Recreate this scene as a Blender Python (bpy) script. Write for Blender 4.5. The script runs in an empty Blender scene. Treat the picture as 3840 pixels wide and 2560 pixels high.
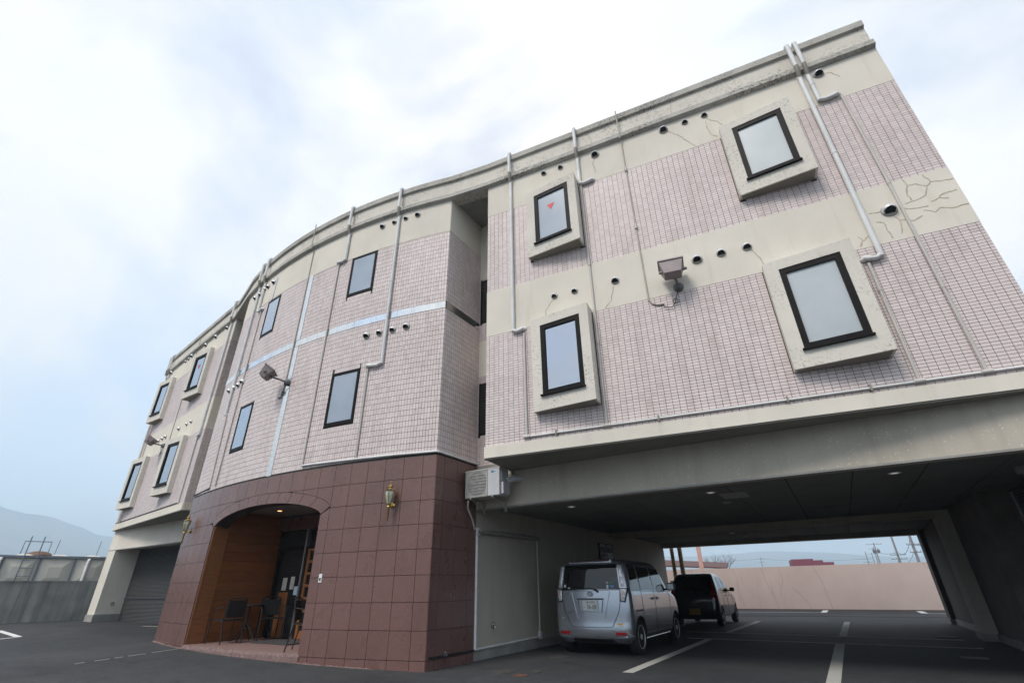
import bpy, math, random
from mathutils import Vector, Matrix, noise
R = math.radians
random.seed(7)
scene = bpy.context.scene
C = scene.collection

# ------------------------------------------------------------------ camera, sky, sun, exposure
EYE = 1.13
cam_d = bpy.data.cameras.new('camera')
cam_d.sensor_width = 36.0
cam_d.lens = 16.71
cam_d.clip_start = 0.05
cam_d.clip_end = 20000
cam = bpy.data.objects.new('camera', cam_d)
C.objects.link(cam)
PITCH, ROLL, YAW = 0.47810, -0.01621, 0.42701
cp, sp, cr, sr, cy, sy = math.cos(PITCH), math.sin(PITCH), math.cos(ROLL), math.sin(ROLL), math.cos(YAW), math.sin(YAW)
_rz = Matrix(((cy, sy, 0), (-sy, cy, 0), (0, 0, 1)))
_ba = Matrix(((1, 0, 0), (0, 0, -1), (0, 1, 0)))
_rp = Matrix(((1, 0, 0), (0, cp, sp), (0, -sp, cp)))
_rr = Matrix(((cr, -sr, 0), (sr, cr, 0), (0, 0, 1)))
_m = _rr @ _rp @ _ba @ _rz
CAMROWS = (Vector(_m[0]), Vector(_m[1]), Vector(_m[2]))
rot = Matrix((_m[0], [-v for v in _m[1]], [-v for v in _m[2]])).transposed()
cam.matrix_world = Matrix.Translation((0, 0, EYE)) @ rot.to_4x4()
scene.camera = cam

SUN_EL, SUN_AZ = R(51), R(197)          # azimuth clockwise from +Y
w = bpy.data.worlds.new('World')
scene.world = w
w.use_nodes = True
nt = w.node_tree
nt.nodes.clear()
def wn(t, **k):
    n = nt.nodes.new(t)
    for a, b in k.items():
        setattr(n, a, b)
    return n
sky = wn('ShaderNodeTexSky', sky_type='NISHITA', sun_disc=False, sun_elevation=SUN_EL, sun_rotation=SUN_AZ)
sky.air_density = 1.0; sky.dust_density = .4; sky.ozone_density = 1.6
bg_sky = wn('ShaderNodeBackground'); bg_sky.inputs['Strength'].default_value = 0.15
bg_cl = wn('ShaderNodeBackground'); bg_cl.inputs['Strength'].default_value = .60
tc = wn('ShaderNodeTexCoord')
mp = wn('ShaderNodeMapping')
mp.inputs['Rotation'].default_value = (0.0, 0.0, R(35))
mp.inputs['Scale'].default_value = (1.0, 1.9, 2.4)
mp.inputs['Location'].default_value = (0.35, 0.2, 0.1)
n1 = wn('ShaderNodeTexNoise'); n1.inputs['Scale'].default_value = 1.35; n1.inputs['Detail'].default_value = 8; n1.inputs['Roughness'].default_value = .56; n1.inputs['Distortion'].default_value = .35
rmp = wn('ShaderNodeValToRGB')
rmp.color_ramp.elements[0].position = .38; rmp.color_ramp.elements[0].color = (.54, .54, .54, 1)
rmp.color_ramp.elements[1].position = .56; rmp.color_ramp.elements[1].color = (1, 1, 1, 1)
n2 = wn('ShaderNodeTexNoise'); n2.inputs['Scale'].default_value = 1.1; n2.inputs['Detail'].default_value = 4
rm2 = wn('ShaderNodeValToRGB')
rm2.color_ramp.elements[0].position = .35; rm2.color_ramp.elements[0].color = (.89, .94, 1.0, 1)
rm2.color_ramp.elements[1].position = .62; rm2.color_ramp.elements[1].color = (1.03, 1.0, .97, 1)
mix = wn('ShaderNodeMixShader'); wo = wn('ShaderNodeOutputWorld')
L = nt.links.new
L(tc.outputs['Generated'], mp.inputs[0]); L(mp.outputs[0], n1.inputs['Vector']); L(mp.outputs[0], n2.inputs['Vector'])
L(n1.outputs['Fac'], rmp.inputs[0]); L(n2.outputs['Fac'], rm2.inputs[0]); L(rm2.outputs[0], bg_cl.inputs['Color'])
L(sky.outputs[0], bg_sky.inputs['Color']); L(rmp.outputs[0], mix.inputs[0]); L(bg_sky.outputs[0], mix.inputs[1]); L(bg_cl.outputs[0], mix.inputs[2]); L(mix.outputs[0], wo.inputs['Surface'])

sun_d = bpy.data.lights.new('sun', 'SUN')
sun_d.energy = 1.5; sun_d.angle = R(18); sun_d.color = (1.0, .93, .84)
sun = bpy.data.objects.new('sun', sun_d); C.objects.link(sun)
sdir = Vector((math.sin(SUN_AZ) * math.cos(SUN_EL), math.cos(SUN_AZ) * math.cos(SUN_EL), math.sin(SUN_EL)))
sun.rotation_euler = sdir.to_track_quat('Z', 'Y').to_euler()
sun.location = (0, 0, 40)

vs = scene.view_settings
vs.view_transform = 'Standard'; vs.look = 'None'; vs.exposure = 1.0; vs.gamma = 1.0; vs.use_curve_mapping = False
scene.cycles.use_denoising = True
scene.cycles.max_bounces = 6
scene.cycles.diffuse_bounces = 3
scene.cycles.glossy_bounces = 4
scene.cycles.transmission_bounces = 4
scene.cycles.volume_bounces = 1
scene.cycles.use_adaptive_sampling = True
scene.cycles.adaptive_threshold = .015
scene.cycles.sample_clamp_indirect = 6.0

# ------------------------------------------------------------------ materials
MAT = {}
class NT:
    def __init__(self, name):
        self.m = bpy.data.materials.new(name); self.m.use_nodes = True
        self.t = self.m.node_tree
        self.p = self.t.nodes['Principled BSDF']
        MAT[name] = self.m
    def n(self, t, **k):
        x = self.t.nodes.new(t)
        for a, b in k.items():
            if a in x.inputs: x.inputs[a].default_value = b
            else: setattr(x, a, b)
        return x
    def l(self, a, b): self.t.links.new(a, b)
    def coord(self, scale=(1, 1, 1), kind='Object'):
        tcn = self.n('ShaderNodeTexCoord'); m = self.n('ShaderNodeMapping'); m.inputs['Scale'].default_value = scale
        self.l(tcn.outputs[kind], m.inputs[0]); return m.outputs[0]
    def noise(self, vec, scale, detail=4, rough=.55, dist=0.0):
        x = self.n('ShaderNodeTexNoise'); x.inputs['Scale'].default_value = scale; x.inputs['Detail'].default_value = detail
        x.inputs['Roughness'].default_value = rough; x.inputs['Distortion'].default_value = dist
        self.l(vec, x.inputs['Vector']); return x.outputs['Fac']
    def ramp(self, fac, a, b, ca=(0, 0, 0), cb=(1, 1, 1)):
        x = self.n('ShaderNodeValToRGB'); e = x.color_ramp.elements
        e[0].position = a; e[1].position = b; e[0].color = (*ca, 1); e[1].color = (*cb, 1)
        self.l(fac, x.inputs[0]); return x.outputs[0]
    def mix(self, fac, a, b, mode='MIX'):
        x = self.n('ShaderNodeMix', data_type='RGBA', blend_type=mode)
        for s, v in ((x.inputs[0], fac), (x.inputs[6], a), (x.inputs[7], b)):
            if isinstance(v, (int, float)): s.default_value = v
            elif isinstance(v, tuple): s.default_value = (*v, 1) if len(v) == 3 else v
            else: self.l(v, s)
        return x.outputs[2]
    def base(self, v):
        if isinstance(v, tuple): self.p.inputs['Base Color'].default_value = (*v, 1)
        else: self.l(v, self.p.inputs['Base Color'])
    def set(self, **k):
        for a, b in k.items(): self.p.inputs[a.replace('_', ' ')].default_value = b
        return self
    def bump(self, h, strength=.3, dist=.01):
        b = self.n('ShaderNodeBump'); b.inputs['Strength'].default_value = strength; b.inputs['Distance'].default_value = dist
        self.l(h, b.inputs['Height']); self.l(b.outputs[0], self.p.inputs['Normal'])

def simple(name, col, rough=.6, metal=0.0, var=.12, scale=6.0, coat=0.0, bump=0.0, bscale=80, spec=.5):
    t = NT(name); v = t.coord()
    f = t.noise(v, scale, 5)
    d = tuple(c * (1 - var) for c in col); b = tuple(min(1, c * (1 + var)) for c in col)
    t.base(t.ramp(f, .3, .7, d, b)); t.set(Roughness=rough, Metallic=metal, Coat_Weight=coat, Coat_Roughness=.05, Specular_IOR_Level=spec)
    if bump: t.bump(t.noise(v, bscale, 3), bump, .01)
    return t.m

def tile_mat(name, col, rough=.46):
    t = NT(name); v = t.coord()
    g = t.n('ShaderNodeNewGeometry')
    isl = t.ramp(g.outputs['Random Per Island'], 0, 1, tuple(c * .91 for c in col), tuple(min(1, c * 1.06) for c in col))
    big = t.ramp(t.noise(v, .7, 4), .35, .7, (.93, .92, .92), (1, 1, 1))
    c1 = t.mix(1.0, isl, big, 'MULTIPLY')
    dirt = t.ramp(t.noise(t.coord((3, 3, .35)), 2.2, 4), .50, .8, (1, 1, 1), (.84, .82, .80))
    t.base(t.mix(1.0, c1, dirt, 'MULTIPLY')); t.set(Roughness=rough, Specular_IOR_Level=.35)
    return t.m

TILE = (.73, .64, .625)
tile_mat('wall_tile', TILE)
simple('grout', (.088, .072, .070), .9, var=.15)

def render_coat(name, col, speck=.5, stain=0.35, zmask=None):
    t = NT(name); v = t.coord()
    big = t.ramp(t.noise(v, .9, 5), .3, .75, tuple(c * .90 for c in col), tuple(c * 1.04 for c in col))
    fine = t.ramp(t.noise(v, 55, 3, .6), .58, .72, (1, 1, 1), (1.12, 1.12, 1.10))
    c = t.mix(speck, big, t.mix(1.0, big, fine, 'MULTIPLY'))
    streak = t.ramp(t.noise(t.coord((2.2, 2.2, .22)), 2.6, 5, .6), .55, .80, (1, 1, 1), (.70, .68, .63))
    c = t.mix(stain, c, t.mix(1.0, c, streak, 'MULTIPLY'))
    t.base(c); t.set(Roughness=.88, Specular_IOR_Level=.25)
    t.bump(t.noise(v, 70, 4, .6), .45, .006)
    return t
render_coat('cream_render', (.74, .69, .605))
# parapet and window surrounds: lichen-blackened exposed coat
def lichen(name, col, amount, thr):
    t = render_coat(name, col)
    base = t.p.inputs['Base Color'].links[0].from_socket
    v = t.coord()
    m = t.ramp(t.noise(v, 26, 6, .75), thr, thr + .10)
    m2 = t.ramp(t.noise(t.coord((1, 1, 1)), 1.6, 4, .6), .40, .66)
    f = t.mix(1.0, m, m2, 'MULTIPLY')
    fs = t.n('ShaderNodeMath', operation='MULTIPLY'); t.l(f, fs.inputs[0]); fs.inputs[1].default_value = amount
    t.base(t.mix(fs.outputs[0], base, (.085, .08, .07)))
lichen('parapet_render', (.70, .66, .59), .72, .50)
lichen('cap_render', (.50, .48, .44), .88, .46)
lichen('surround_render', (.71, .67, .60), .70, .525)
# speckled sprayed coat on beams and garage walls
t = NT('beam_coat'); v = t.coord()
c = t.ramp(t.noise(v, 1.1, 5), .3, .75, (.45, .41, .345), (.53, .485, .415))
vo = t.n('ShaderNodeTexVoronoi'); vo.inputs['Scale'].default_value = 24; t.l(v, vo.inputs['Vector'])
sm = t.ramp(vo.outputs['Distance'], .16, .26, (1, 1, 1), (0, 0, 0))
sm = t.mix(1.0, sm, t.ramp(t.noise(v, 9, 3), .46, .60), 'MULTIPLY')
sp_ = t.n('ShaderNodeMath', operation='MULTIPLY'); t.l(sm, sp_.inputs[0]); sp_.inputs[1].default_value = .75
c = t.mix(sp_.outputs[0], c, (.74, .72, .66))
streak = t.ramp(t.noise(t.coord((2.0, 2.0, .18)), 2.0, 5), .5, .8, (1, 1, 1), (.84, .825, .80))
t.base(t.mix(1.0, c, streak, 'MULTIPLY')); t.set(Roughness=.85, Specular_IOR_Level=.3)
t.bump(t.noise(v, 60, 4, .6), .5, .006)

def granite(name, col, rough):
    t = NT(name); v = t.coord()
    vo = t.n('ShaderNodeTexVoronoi'); vo.inputs['Scale'].default_value = 130; t.l(v, vo.inputs['Vector'])
    sp2 = t.ramp(vo.outputs['Distance'], .15, .55, tuple(min(1, c * 1.5) for c in col), tuple(c * .72 for c in col))
    n = t.ramp(t.noise(v, 230, 3, .7), .35, .7, (.72, .7, .7), (1.22, 1.2, 1.2))
    c = t.mix(1.0, sp2, n, 'MULTIPLY')
    inf = t.n('ShaderNodeObjectInfo')
    rv = t.ramp(inf.outputs['Random'], 0, 1, (.95, .94, .94), (1.04, 1.03, 1.03))
    c = t.mix(1.0, c, rv, 'MULTIPLY')
    st = t.ramp(t.noise(t.coord((1.2, 1.2, .5)), 1.3, 5), .5, .78, (1, 1, 1), (.80, .79, .80))
    c = t.mix(1.0, c, st, 'MULTIPLY')
    dust = t.ramp(t.noise(v, 14, 5, .7), .62, .74); df = t.n('ShaderNodeMath', operation='MULTIPLY'); t.l(dust, df.inputs[0]); df.inputs[1].default_value = .07
    t.base(t.mix(df.outputs[0], c, (.4, .37, .36)))
    rr = t.n('ShaderNodeMapRange'); rr.inputs['To Min'].default_value = rough; rr.inputs['To Max'].default_value = rough + .16; t.l(t.noise(v, 3, 4), rr.inputs['Value']); t.l(rr.outputs[0], t.p.inputs['Roughness'])
    t.set(Specular_IOR_Level=.55)
granite('red_granite', (.20, .112, .097), .21)
granite('floor_granite', (.30, .20, .185), .45)
simple('granite_joint', (.045, .04, .042), .9)
t = NT('step_edge'); v = t.coord()
f = t.ramp(t.noise(v, 16, 5, .7), .58, .72); t.base(t.mix(f, (.19, .125, .115), (.40, .37, .35))); t.set(Roughness=.9); t.bump(t.noise(v, 30, 4), .8, .02)

t = NT('asphalt'); v = t.coord()
agg = t.ramp(t.noise(v, 70, 5, .8), .38, .68, (.020, .0215, .024), (.074, .0775, .083))
patch = t.ramp(t.noise(v, .35, 6, .6), .35, .72, (.70, .71, .74), (1.42, 1.40, 1.36))
midn = t.ramp(t.noise(v, 4.5, 6, .72), .32, .70, (.76, .76, .77), (1.28, 1.28, 1.28))
agg = t.mix(1.0, agg, midn, 'MULTIPLY')
c = t.mix(1.0, agg, patch, 'MULTIPLY')
oil = t.ramp(t.noise(t.coord((.6, .9, 1)), 1.4, 5, .6, .6), .58, .72, (1, 1, 1), (.62, .62, .63))
c = t.mix(1.0, c, oil, 'MULTIPLY')
sc_ = t.ramp(t.noise(v, 5, 7, .85), .66, .76); sf = t.n('ShaderNodeMath', operation='MULTIPLY'); t.l(sc_, sf.inputs[0]); sf.inputs[1].default_value = .42
gm = t.n('ShaderNodeNewGeometry'); ln = t.n('ShaderNodeVectorMath', operation='LENGTH'); t.l(gm.outputs['Position'], ln.inputs[0])
far = t.n('ShaderNodeMapRange'); far.inputs['From Min'].default_value = 60; far.inputs['From Max'].default_value = 90; t.l(ln.outputs['Value'], far.inputs['Value'])
land = t.ramp(t.noise(v, .012, 6, .6), .35, .65, (.07, .075, .04), (.19, .17, .13))
t.base(t.mix(far.outputs[0], t.mix(sf.outputs[0], c, (.25, .24, .23)), land)); t.set(Roughness=.78, Specular_IOR_Level=.4)
t.bump(t.noise(v, 150, 3, .7), .7, .008)

def paint_mark(name, col, wear):
    t = NT(name); v = t.coord()
    f = t.ramp(t.noise(v, 30, 6, .8), wear, wear + .12)
    t.base(t.mix(f, col, tuple(x * .28 for x in col))); t.set(Roughness=.8); t.bump(t.noise(v, 140, 3), .4, .005)
paint_mark('line_paint', (.46, .45, .42), .60)
paint_mark('line_paint_bright', (.70, .70, .69), .66)
paint_mark('line_paint_thin', (.52, .50, .45), .60)
simple('concrete_grey', (.30, .295, .28), .9, var=.2, scale=3, bump=.4)
t = NT('old_concrete'); v = t.coord()
c = t.ramp(t.noise(v, 1.5, 6), .3, .75, (.20, .205, .20), (.33, .33, .32))
st = t.ramp(t.noise(t.coord((2.4, 2.4, .12)), 1.6, 5, .6), .42, .70, (1.1, 1.1, 1.1), (.50, .51, .52))
t.base(t.mix(1.0, c, st, 'MULTIPLY')); t.set(Roughness=.9); t.bump(t.noise(v, 40, 5, .6), .5, .01)
t = NT('pink_render'); v = t.coord()
c = t.ramp(t.noise(v, .8, 5), .3, .75, (.56, .45, .415), (.64, .525, .485))
st = t.ramp(t.noise(t.coord((1.6, 1.6, .25)), 1.5, 6, .7), .58, .80, (1, 1, 1), (.82, .79, .77))
t.base(t.mix(1.0, c, st, 'MULTIPLY')); t.set(Roughness=.9); t.bump(t.noise(v, 60, 4), .3, .006)
simple('crack_dark', (.12, .09, .08), .95)
simple('crack_filler', (.50, .445, .35), .9, var=.2, scale=20)
simple('pvc_white', (.68, .685, .68), .55, var=.10, scale=3)
simple('pvc_thin', (.53, .50, .47), .5, var=.1, scale=2)
simple('bracket_taupe', (.27, .25, .215), .6)
simple('vent_steel', (.66, .67, .69), .35, metal=.35, var=.08)
simple('vent_dark', (.012, .012, .013), .8, var=.1)
simple('bronze_frame', (.010, .009, .010), .5, var=.2, spec=.12)
t = NT('frosted_glass'); v = t.coord()
t.base(t.ramp(t.noise(v, 1.5, 3), .3, .7, (.40, .45, .475), (.47, .52, .545))); t.set(Roughness=.35, Coat_Weight=.6, Coat_Roughness=.02, Specular_IOR_Level=.5)
t = NT('clear_glass_dark'); t.base((.018, .02, .022)); t.set(Roughness=.03, Specular_IOR_Level=.5, Coat_Weight=.2, Coat_Roughness=.01)
t = NT('mirror_glass'); t.base((.50, .50, .51)); t.set(Metallic=1.0, Roughness=.015)
t = NT('blue_glass'); t.base((.48, .50, .53)); t.set(Metallic=1.0, Roughness=.03)
t = NT('frosted_blue'); v = t.coord()
t.base(t.ramp(t.noise(v, 1.2, 3), .3, .7, (.27, .325, .40), (.34, .40, .475))); t.set(Roughness=.3, Coat_Weight=.8, Coat_Roughness=.02)
simple('sticker_red', (.62, .045, .05), .5, var=.05)
t = NT('polished_steel'); v = t.coord((1, 1, .4)); t.base(t.ramp(t.noise(v, 6, 3), .3, .7, (.66, .66, .65), (.80, .80, .79))); t.set(Metallic=1.0, Roughness=.16)
simple('flashing_white', (.72, .73, .75), .35, var=.05)
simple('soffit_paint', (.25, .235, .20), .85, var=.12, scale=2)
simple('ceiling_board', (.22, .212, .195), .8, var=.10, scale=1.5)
simple('joint_dark', (.03, .03, .03), .9)
simple('hatch_white', (.42, .42, .40), .6)
def wood(name, col, rough=.45):
    t = NT(name); v = t.coord((1.2, 1.2, 14))
    g = t.ramp(t.noise(v, 3.0, 5, .6, .6), .3, .7, tuple(c * .72 for c in col), tuple(min(1, c * 1.2) for c in col))
    inf = t.n('ShaderNodeObjectInfo'); rv = t.ramp(inf.outputs['Random'], 0, 1, (.88, .86, .84), (1.1, 1.08, 1.05))
    t.base(t.mix(1.0, g, rv, 'MULTIPLY')); t.set(Roughness=rough, Coat_Weight=.2, Coat_Roughness=.2)
wood('cedar_wood', (.22, .085, .030)); wood('door_wood', (.30, .12, .04))
simple('shutter_steel', (.075, .078, .078), .5, metal=.3, var=.08)
simple('shutter_dark', (.07, .08, .10), .5, metal=.3, var=.08)
simple('aluminium', (.50, .51, .52), .35, metal=.8, var=.05)
simple('brass', (.55, .39, .13), .28, metal=1.0, var=.25, scale=20)
t = NT('lantern_glass'); t.base((.42, .45, .36)); t.set(Roughness=.06, Specular_IOR_Level=.9, Coat_Weight=1.0)
simple('flood_casing', (.27, .225, .225), .55, var=.12)
simple('flood_base', (.13, .135, .145), .55)
simple('cable_black', (.02, .02, .022), .6)
simple('cable_beige', (.42, .39, .34), .6)
simple('ac_casing', (.50, .50, .48), .5, var=.05)
simple('ac_front', (.56, .57, .60), .45, var=.04)
simple('ac_grille', (.33, .33, .32), .5); simple('ac_fan', (.22, .22, .22), .6)
simple('label_blue', (.02, .09, .24), .4); simple('label_pale', (.55, .72, .85), .4)
simple('white_paint', (.74, .74, .74), .5, var=.04); simple('grey_plastic', (.32, .32, .33), .5)
simple('paper', (.55, .54, .50), .8)
# vehicles
def carpaint(name, col, metal, rough):
    t = NT(name); t.base(col); t.set(Metallic=metal, Roughness=rough, Coat_Weight=1.0, Coat_Roughness=.02)
carpaint('paint_silver', (.44, .47, .52), .8, .25); carpaint('paint_black', (.010, .010, .012), .0, .3)
t = NT('car_glass'); t.base((.008, .009, .010)); t.set(Roughness=.02, Specular_IOR_Level=.5, Coat_Weight=.3, Coat_Roughness=.01)
simple('black_trim', (.012, .012, .013), .4); simple('tyre_rubber', (.018, .018, .019), .85)
simple('wheel_silver', (.58, .59, .61), .4, metal=.25); simple('chrome', (.75, .76, .78), .08, metal=1.0, var=.02)
t = NT('lamp_clear'); v = t.coord(); t.base(t.ramp(t.noise(v, 18, 2), .45, .6, (.42, .40, .42), (.80, .80, .82))); t.set(Roughness=.12, Metallic=.3, Coat_Weight=1.0)
t = NT('lamp_red'); t.base((.35, .012, .015)); t.set(Roughness=.15, Coat_Weight=1.0)
t = NT('lamp_dark_red'); t.base((.055, .006, .007)); t.set(Roughness=.2, Coat_Weight=1.0)
simple('lamp_pink', (.62, .42, .42), .15, var=.1)
simple('plate_white', (.72, .73, .72), .5, var=.03); simple('plate_green', (.01, .05, .025), .5); simple('plate_yellow', (.28, .17, .01), .5)
simple('sticker_green', (.05, .25, .12), .5); simple('sticker_blue', (.12, .30, .62), .5); simple('sticker_amber', (.75, .42, .05), .5); simple('badge_grey', (.17, .185, .21), .3, metal=.6)
# background
simple('frp_panel', (.62, .60, .53), .55, var=.08, scale=1.5); simple('steel_bluegrey', (.19, .22, .27), .6, var=.1); simple('rust_brown', (.16, .10, .07), .9, var=.3)
simple('bark', (.14, .115, .115), .95); simple('pole_concrete', (.22, .22, .23), .85); simple('transformer_grey', (.13, .13, .15), .6)
simple('maroon_metal', (.20, .055, .085), .6); simple('roof_dark', (.10, .05, .045), .8); simple('sign_pink', (.58, .33, .27), .85); simple('beige_pipe', (.40, .31, .19), .6, var=.25, scale=8)
t = NT('mountain'); v = t.coord(); t.base(t.ramp(t.noise(v, .0035, 8, .65), .35, .7, (.055, .075, .085), (.21, .16, .14))); t.set(Roughness=.95)
simple('iron', (.060, .056, .052), .75, var=.3, scale=12, bump=.4, bscale=30); simple('iron_red', (.12, .055, .04), .85, var=.3, scale=10)
simple('chair_black', (.012, .012, .013), .6); simple('mat_dark', (.05, .05, .055), .95, bump=.5)
t = NT('glow_warm'); t.base((1, .6, .3)); t.p.inputs['Emission Color'].default_value = (1.0, .42, .16, 1); t.set(Emission_Strength=2.5)
t = NT('glow_white'); t.base((.8, .8, .75)); t.p.inputs['Emission Color'].default_value = (1.0, .93, .8, 1); t.set(Emission_Strength=.22)
def m(n): return MAT[n]

# ------------------------------------------------------------------ mesh helpers
class MB:
    def __init__(s): s.v = []; s.f = []; s.mi = []
    def quad(s, a, b, c, d, mi=0):
        i = len(s.v); s.v += [tuple(a), tuple(b), tuple(c), tuple(d)]; s.f.append((i, i + 1, i + 2, i + 3)); s.mi.append(mi)
    def poly(s, pts, mi=0):
        i = len(s.v); s.v += [tuple(p) for p in pts]; s.f.append(tuple(range(i, i + len(pts)))); s.mi.append(mi)
    def hexa(s, p, mi=0):                      # 8 points: bottom 0-3, top 4-7
        i = len(s.v); s.v += [tuple(q) for q in p]
        for f in ((3, 2, 1, 0), (4, 5, 6, 7), (0, 1, 5, 4), (1, 2, 6, 5), (2, 3, 7, 6), (3, 0, 4, 7)):
            s.f.append(tuple(i + k for k in f)); s.mi.append(mi)
    def box(s, x0, x1, y0, y1, z0, z1, mi=0):
        s.hexa([(x0, y0, z0), (x1, y0, z0), (x1, y1, z0), (x0, y1, z0), (x0, y0, z1), (x1, y0, z1), (x1, y1, z1), (x0, y1, z1)], mi)
    def obox(s, c, ax, ay, az, mi=0):          # centre and three half-axis vectors
        c, ax, ay, az = Vector(c), Vector(ax), Vector(ay), Vector(az)
        s.hexa([c - ax - ay - az, c + ax - ay - az, c + ax + ay - az, c - ax + ay - az, c - ax - ay + az, c + ax - ay + az, c + ax + ay + az, c - ax + ay + az], mi)
    def prism(s, pts, z0, z1, mi=0):           # plan polygon, counter-clockwise
        n = len(pts); i = len(s.v)
        s.v += [(p[0], p[1], z0) for p in pts] + [(p[0], p[1], z1) for p in pts]
        s.f.append(tuple(i + k for k in reversed(range(n)))); s.mi.append(mi)
        s.f.append(tuple(i + n + k for k in range(n))); s.mi.append(mi)
        for k in range(n):
            j = (k + 1) % n; s.f.append((i + k, i + j, i + n + j, i + n + k)); s.mi.append(mi)
    def tube(s, pts, r, n=8, mi=0, cap=True):
        pts = [Vector(p) for p in pts]; rings = []
        rs = r if isinstance(r, (list, tuple)) else [r] * len(pts)
        up = None
        for k, p in enumerate(pts):
            d = (pts[min(k + 1, len(pts) - 1)] - pts[max(k - 1, 0)])
            d = d.normalized() if d.length > 1e-9 else Vector((0, 0, 1))
            if up is None:
                up = Vector((0, 0, 1)) if abs(d.z) < .9 else Vector((1, 0, 0))
            a = d.cross(up)
            if a.length < 1e-6: a = d.cross(Vector((0, 1, 0)))
            a.normalize(); b = a.cross(d).normalized(); up = b
            i = len(s.v)
            for q in range(n):
                t = 2 * math.pi * q / n; s.v.append(tuple(p + a * math.cos(t) * rs[k] + b * math.sin(t) * rs[k]))
            rings.append(i)
        for k in range(len(rings) - 1):
            for q in range(n):
                j = (q + 1) % n; s.f.append((rings[k] + q, rings[k] + j, rings[k + 1] + j, rings[k + 1] + q)); s.mi.append(mi)
        if cap:
            s.f.append(tuple(rings[0] + q for q in reversed(range(n)))); s.mi.append(mi)
            s.f.append(tuple(rings[-1] + q for q in range(n))); s.mi.append(mi)
    def lathe(s, prof, o=(0, 0, 0), ax=(0, 0, 1), n=16, mi=0, a0=0.0, caps=True):  # prof: (radius, height)
        o = Vector(o); ax = Vector(ax).normalized(); u = ax.orthogonal().normalized(); v = ax.cross(u); rings = []
        for (r, h) in prof:
            i = len(s.v)
            for q in range(n):
                t = a0 + 2 * math.pi * q / n; s.v.append(tuple(o + ax * h + (u * math.cos(t) + v * math.sin(t)) * r))
            rings.append(i)
        for k in range(len(rings) - 1):
            for q in range(n):
                j = (q + 1) % n; s.f.append((rings[k] + q, rings[k] + j, rings[k + 1] + j, rings[k + 1] + q)); s.mi.append(mi)
        if caps:
            s.f.append(tuple(rings[0] + q for q in reversed(range(n)))); s.mi.append(mi)
            s.f.append(tuple(rings[-1] + q for q in range(n))); s.mi.append(mi)
    def mesh(s, name, mats, smooth=None):
        me = bpy.data.meshes.new(name); me.from_pydata(s.v, [], s.f)
        for x in (mats if isinstance(mats, (list, tuple)) else [mats]): me.materials.append(m(x) if isinstance(x, str) else x)
        me.polygons.foreach_set('material_index', s.mi)
        if smooth is not None:
            me.polygons.foreach_set('use_smooth', [True] * len(s.f))
            try: me.set_sharp_from_angle(angle=R(smooth))
            except Exception: pass
        me.update(); return me
    def build(s, name, mats, parent=None, smooth=None, kind=None):
        return link(name, s.mesh(name, mats, smooth), parent, kind)

INV = {}
def link(name, data, parent=None, kind=None):
    o = bpy.data.objects.new(name, data); C.objects.link(o)
    if parent is not None:
        o.parent = parent
        if parent.name in INV: o.matrix_parent_inverse = INV[parent.name]
    if kind: o['kind'] = kind
    return o
def tag(o, label=None, cat=None, group=None, kind=None):
    if label: o['label'] = label
    if cat: o['category'] = cat
    if group: o['group'] = group
    if kind: o['kind'] = kind
    return o
def thing(name, label, cat, loc=(0, 0, 0), group=None, world=True, rz=0.0):
    o = bpy.data.objects.new(name, None); C.objects.link(o); o.location = loc; o.rotation_euler = (0, 0, rz); o.empty_display_size = .2
    if world: INV[o.name] = Matrix.Translation(Vector(loc)).inverted()   # children given in world coordinates
    return tag(o, label, cat, group)
def text_mesh(txt, size, extrude=.0006):
    cu = bpy.data.curves.new('lettering', 'FONT'); cu.body = txt; cu.size = size; cu.extrude = extrude; cu.align_x = 'CENTER'; cu.align_y = 'CENTER'
    o = bpy.data.objects.new('lettering', cu); C.objects.link(o)
    dg = bpy.context.evaluated_depsgraph_get(); me = bpy.data.meshes.new_from_object(o.evaluated_get(dg))
    bpy.data.objects.remove(o); bpy.data.curves.remove(cu); return me

# ------------------------------------------------------------------ site geometry (metres; camera stands at x=0, y=0)
E2 = Vector((.9923, -.1240)); G2 = Vector((.1240, .9923))      # grid of the ground floor: along / into the building
P0 = Vector((-4.965, 7.45)); P2 = Vector((-13.2, 8.40))
CO = Vector((-7.288, 23.482)); RC = 16.1997; A0 = -1.426916; SARC = 8.3828
YW = 7.5
LN = Vector((-14.75, 9.12)); LE = Vector((-21.9, 11.2)); LDIR = (LE - LN).normalized(); LNRM = Vector((LDIR.y, -LDIR.x)) if (Vector((LDIR.y, -LDIR.x)).y < 0) else Vector((-LDIR.y, LDIR.x))
LLEN = (LE - LN).length
Q0 = Vector((-4.83, 8.705))                                   # front corner of the garage passage
def ground_z(x, y=0): return max(0.0, min(.33, .0182 * (-5.0 - x)))
class Facade:
    def __init__(s, fn, nrm): s.fn = fn; s.nrm = nrm
    def pt(s, u, z, off=0.0):
        p = s.fn(u) + s.nrm(u) * off; return Vector((p.x, p.y, z))
FR = Facade(lambda u: Vector((u, YW)), lambda u: Vector((0, -1)))
def _arc(u): a = A0 - u / RC; return Vector((math.cos(a), math.sin(a)))
FC = Facade(lambda u: CO + _arc(u) * RC, lambda u: _arc(u))
FL = Facade(lambda u: LN + LDIR * u, lambda u: LNRM)
FS = Facade(lambda u: P0 + G2 * u, lambda u: E2)               # side of the centre block, faces the passage
FB = Facade(lambda u: Q0 + E2 * u, lambda u: -G2)              # line of the beam / recess back wall
FG = Facade(lambda u: Q0 + G2 * u, lambda u: E2)               # garage side wall
def gp(a, b, z): p = Q0 + E2 * a + G2 * b; return Vector((p.x, p.y, z))
LB0 = Vector((-14.55, 10.12)); LB1 = Vector((-21.85, 11.26)); LBD = (LB1 - LB0).normalized()
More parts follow.
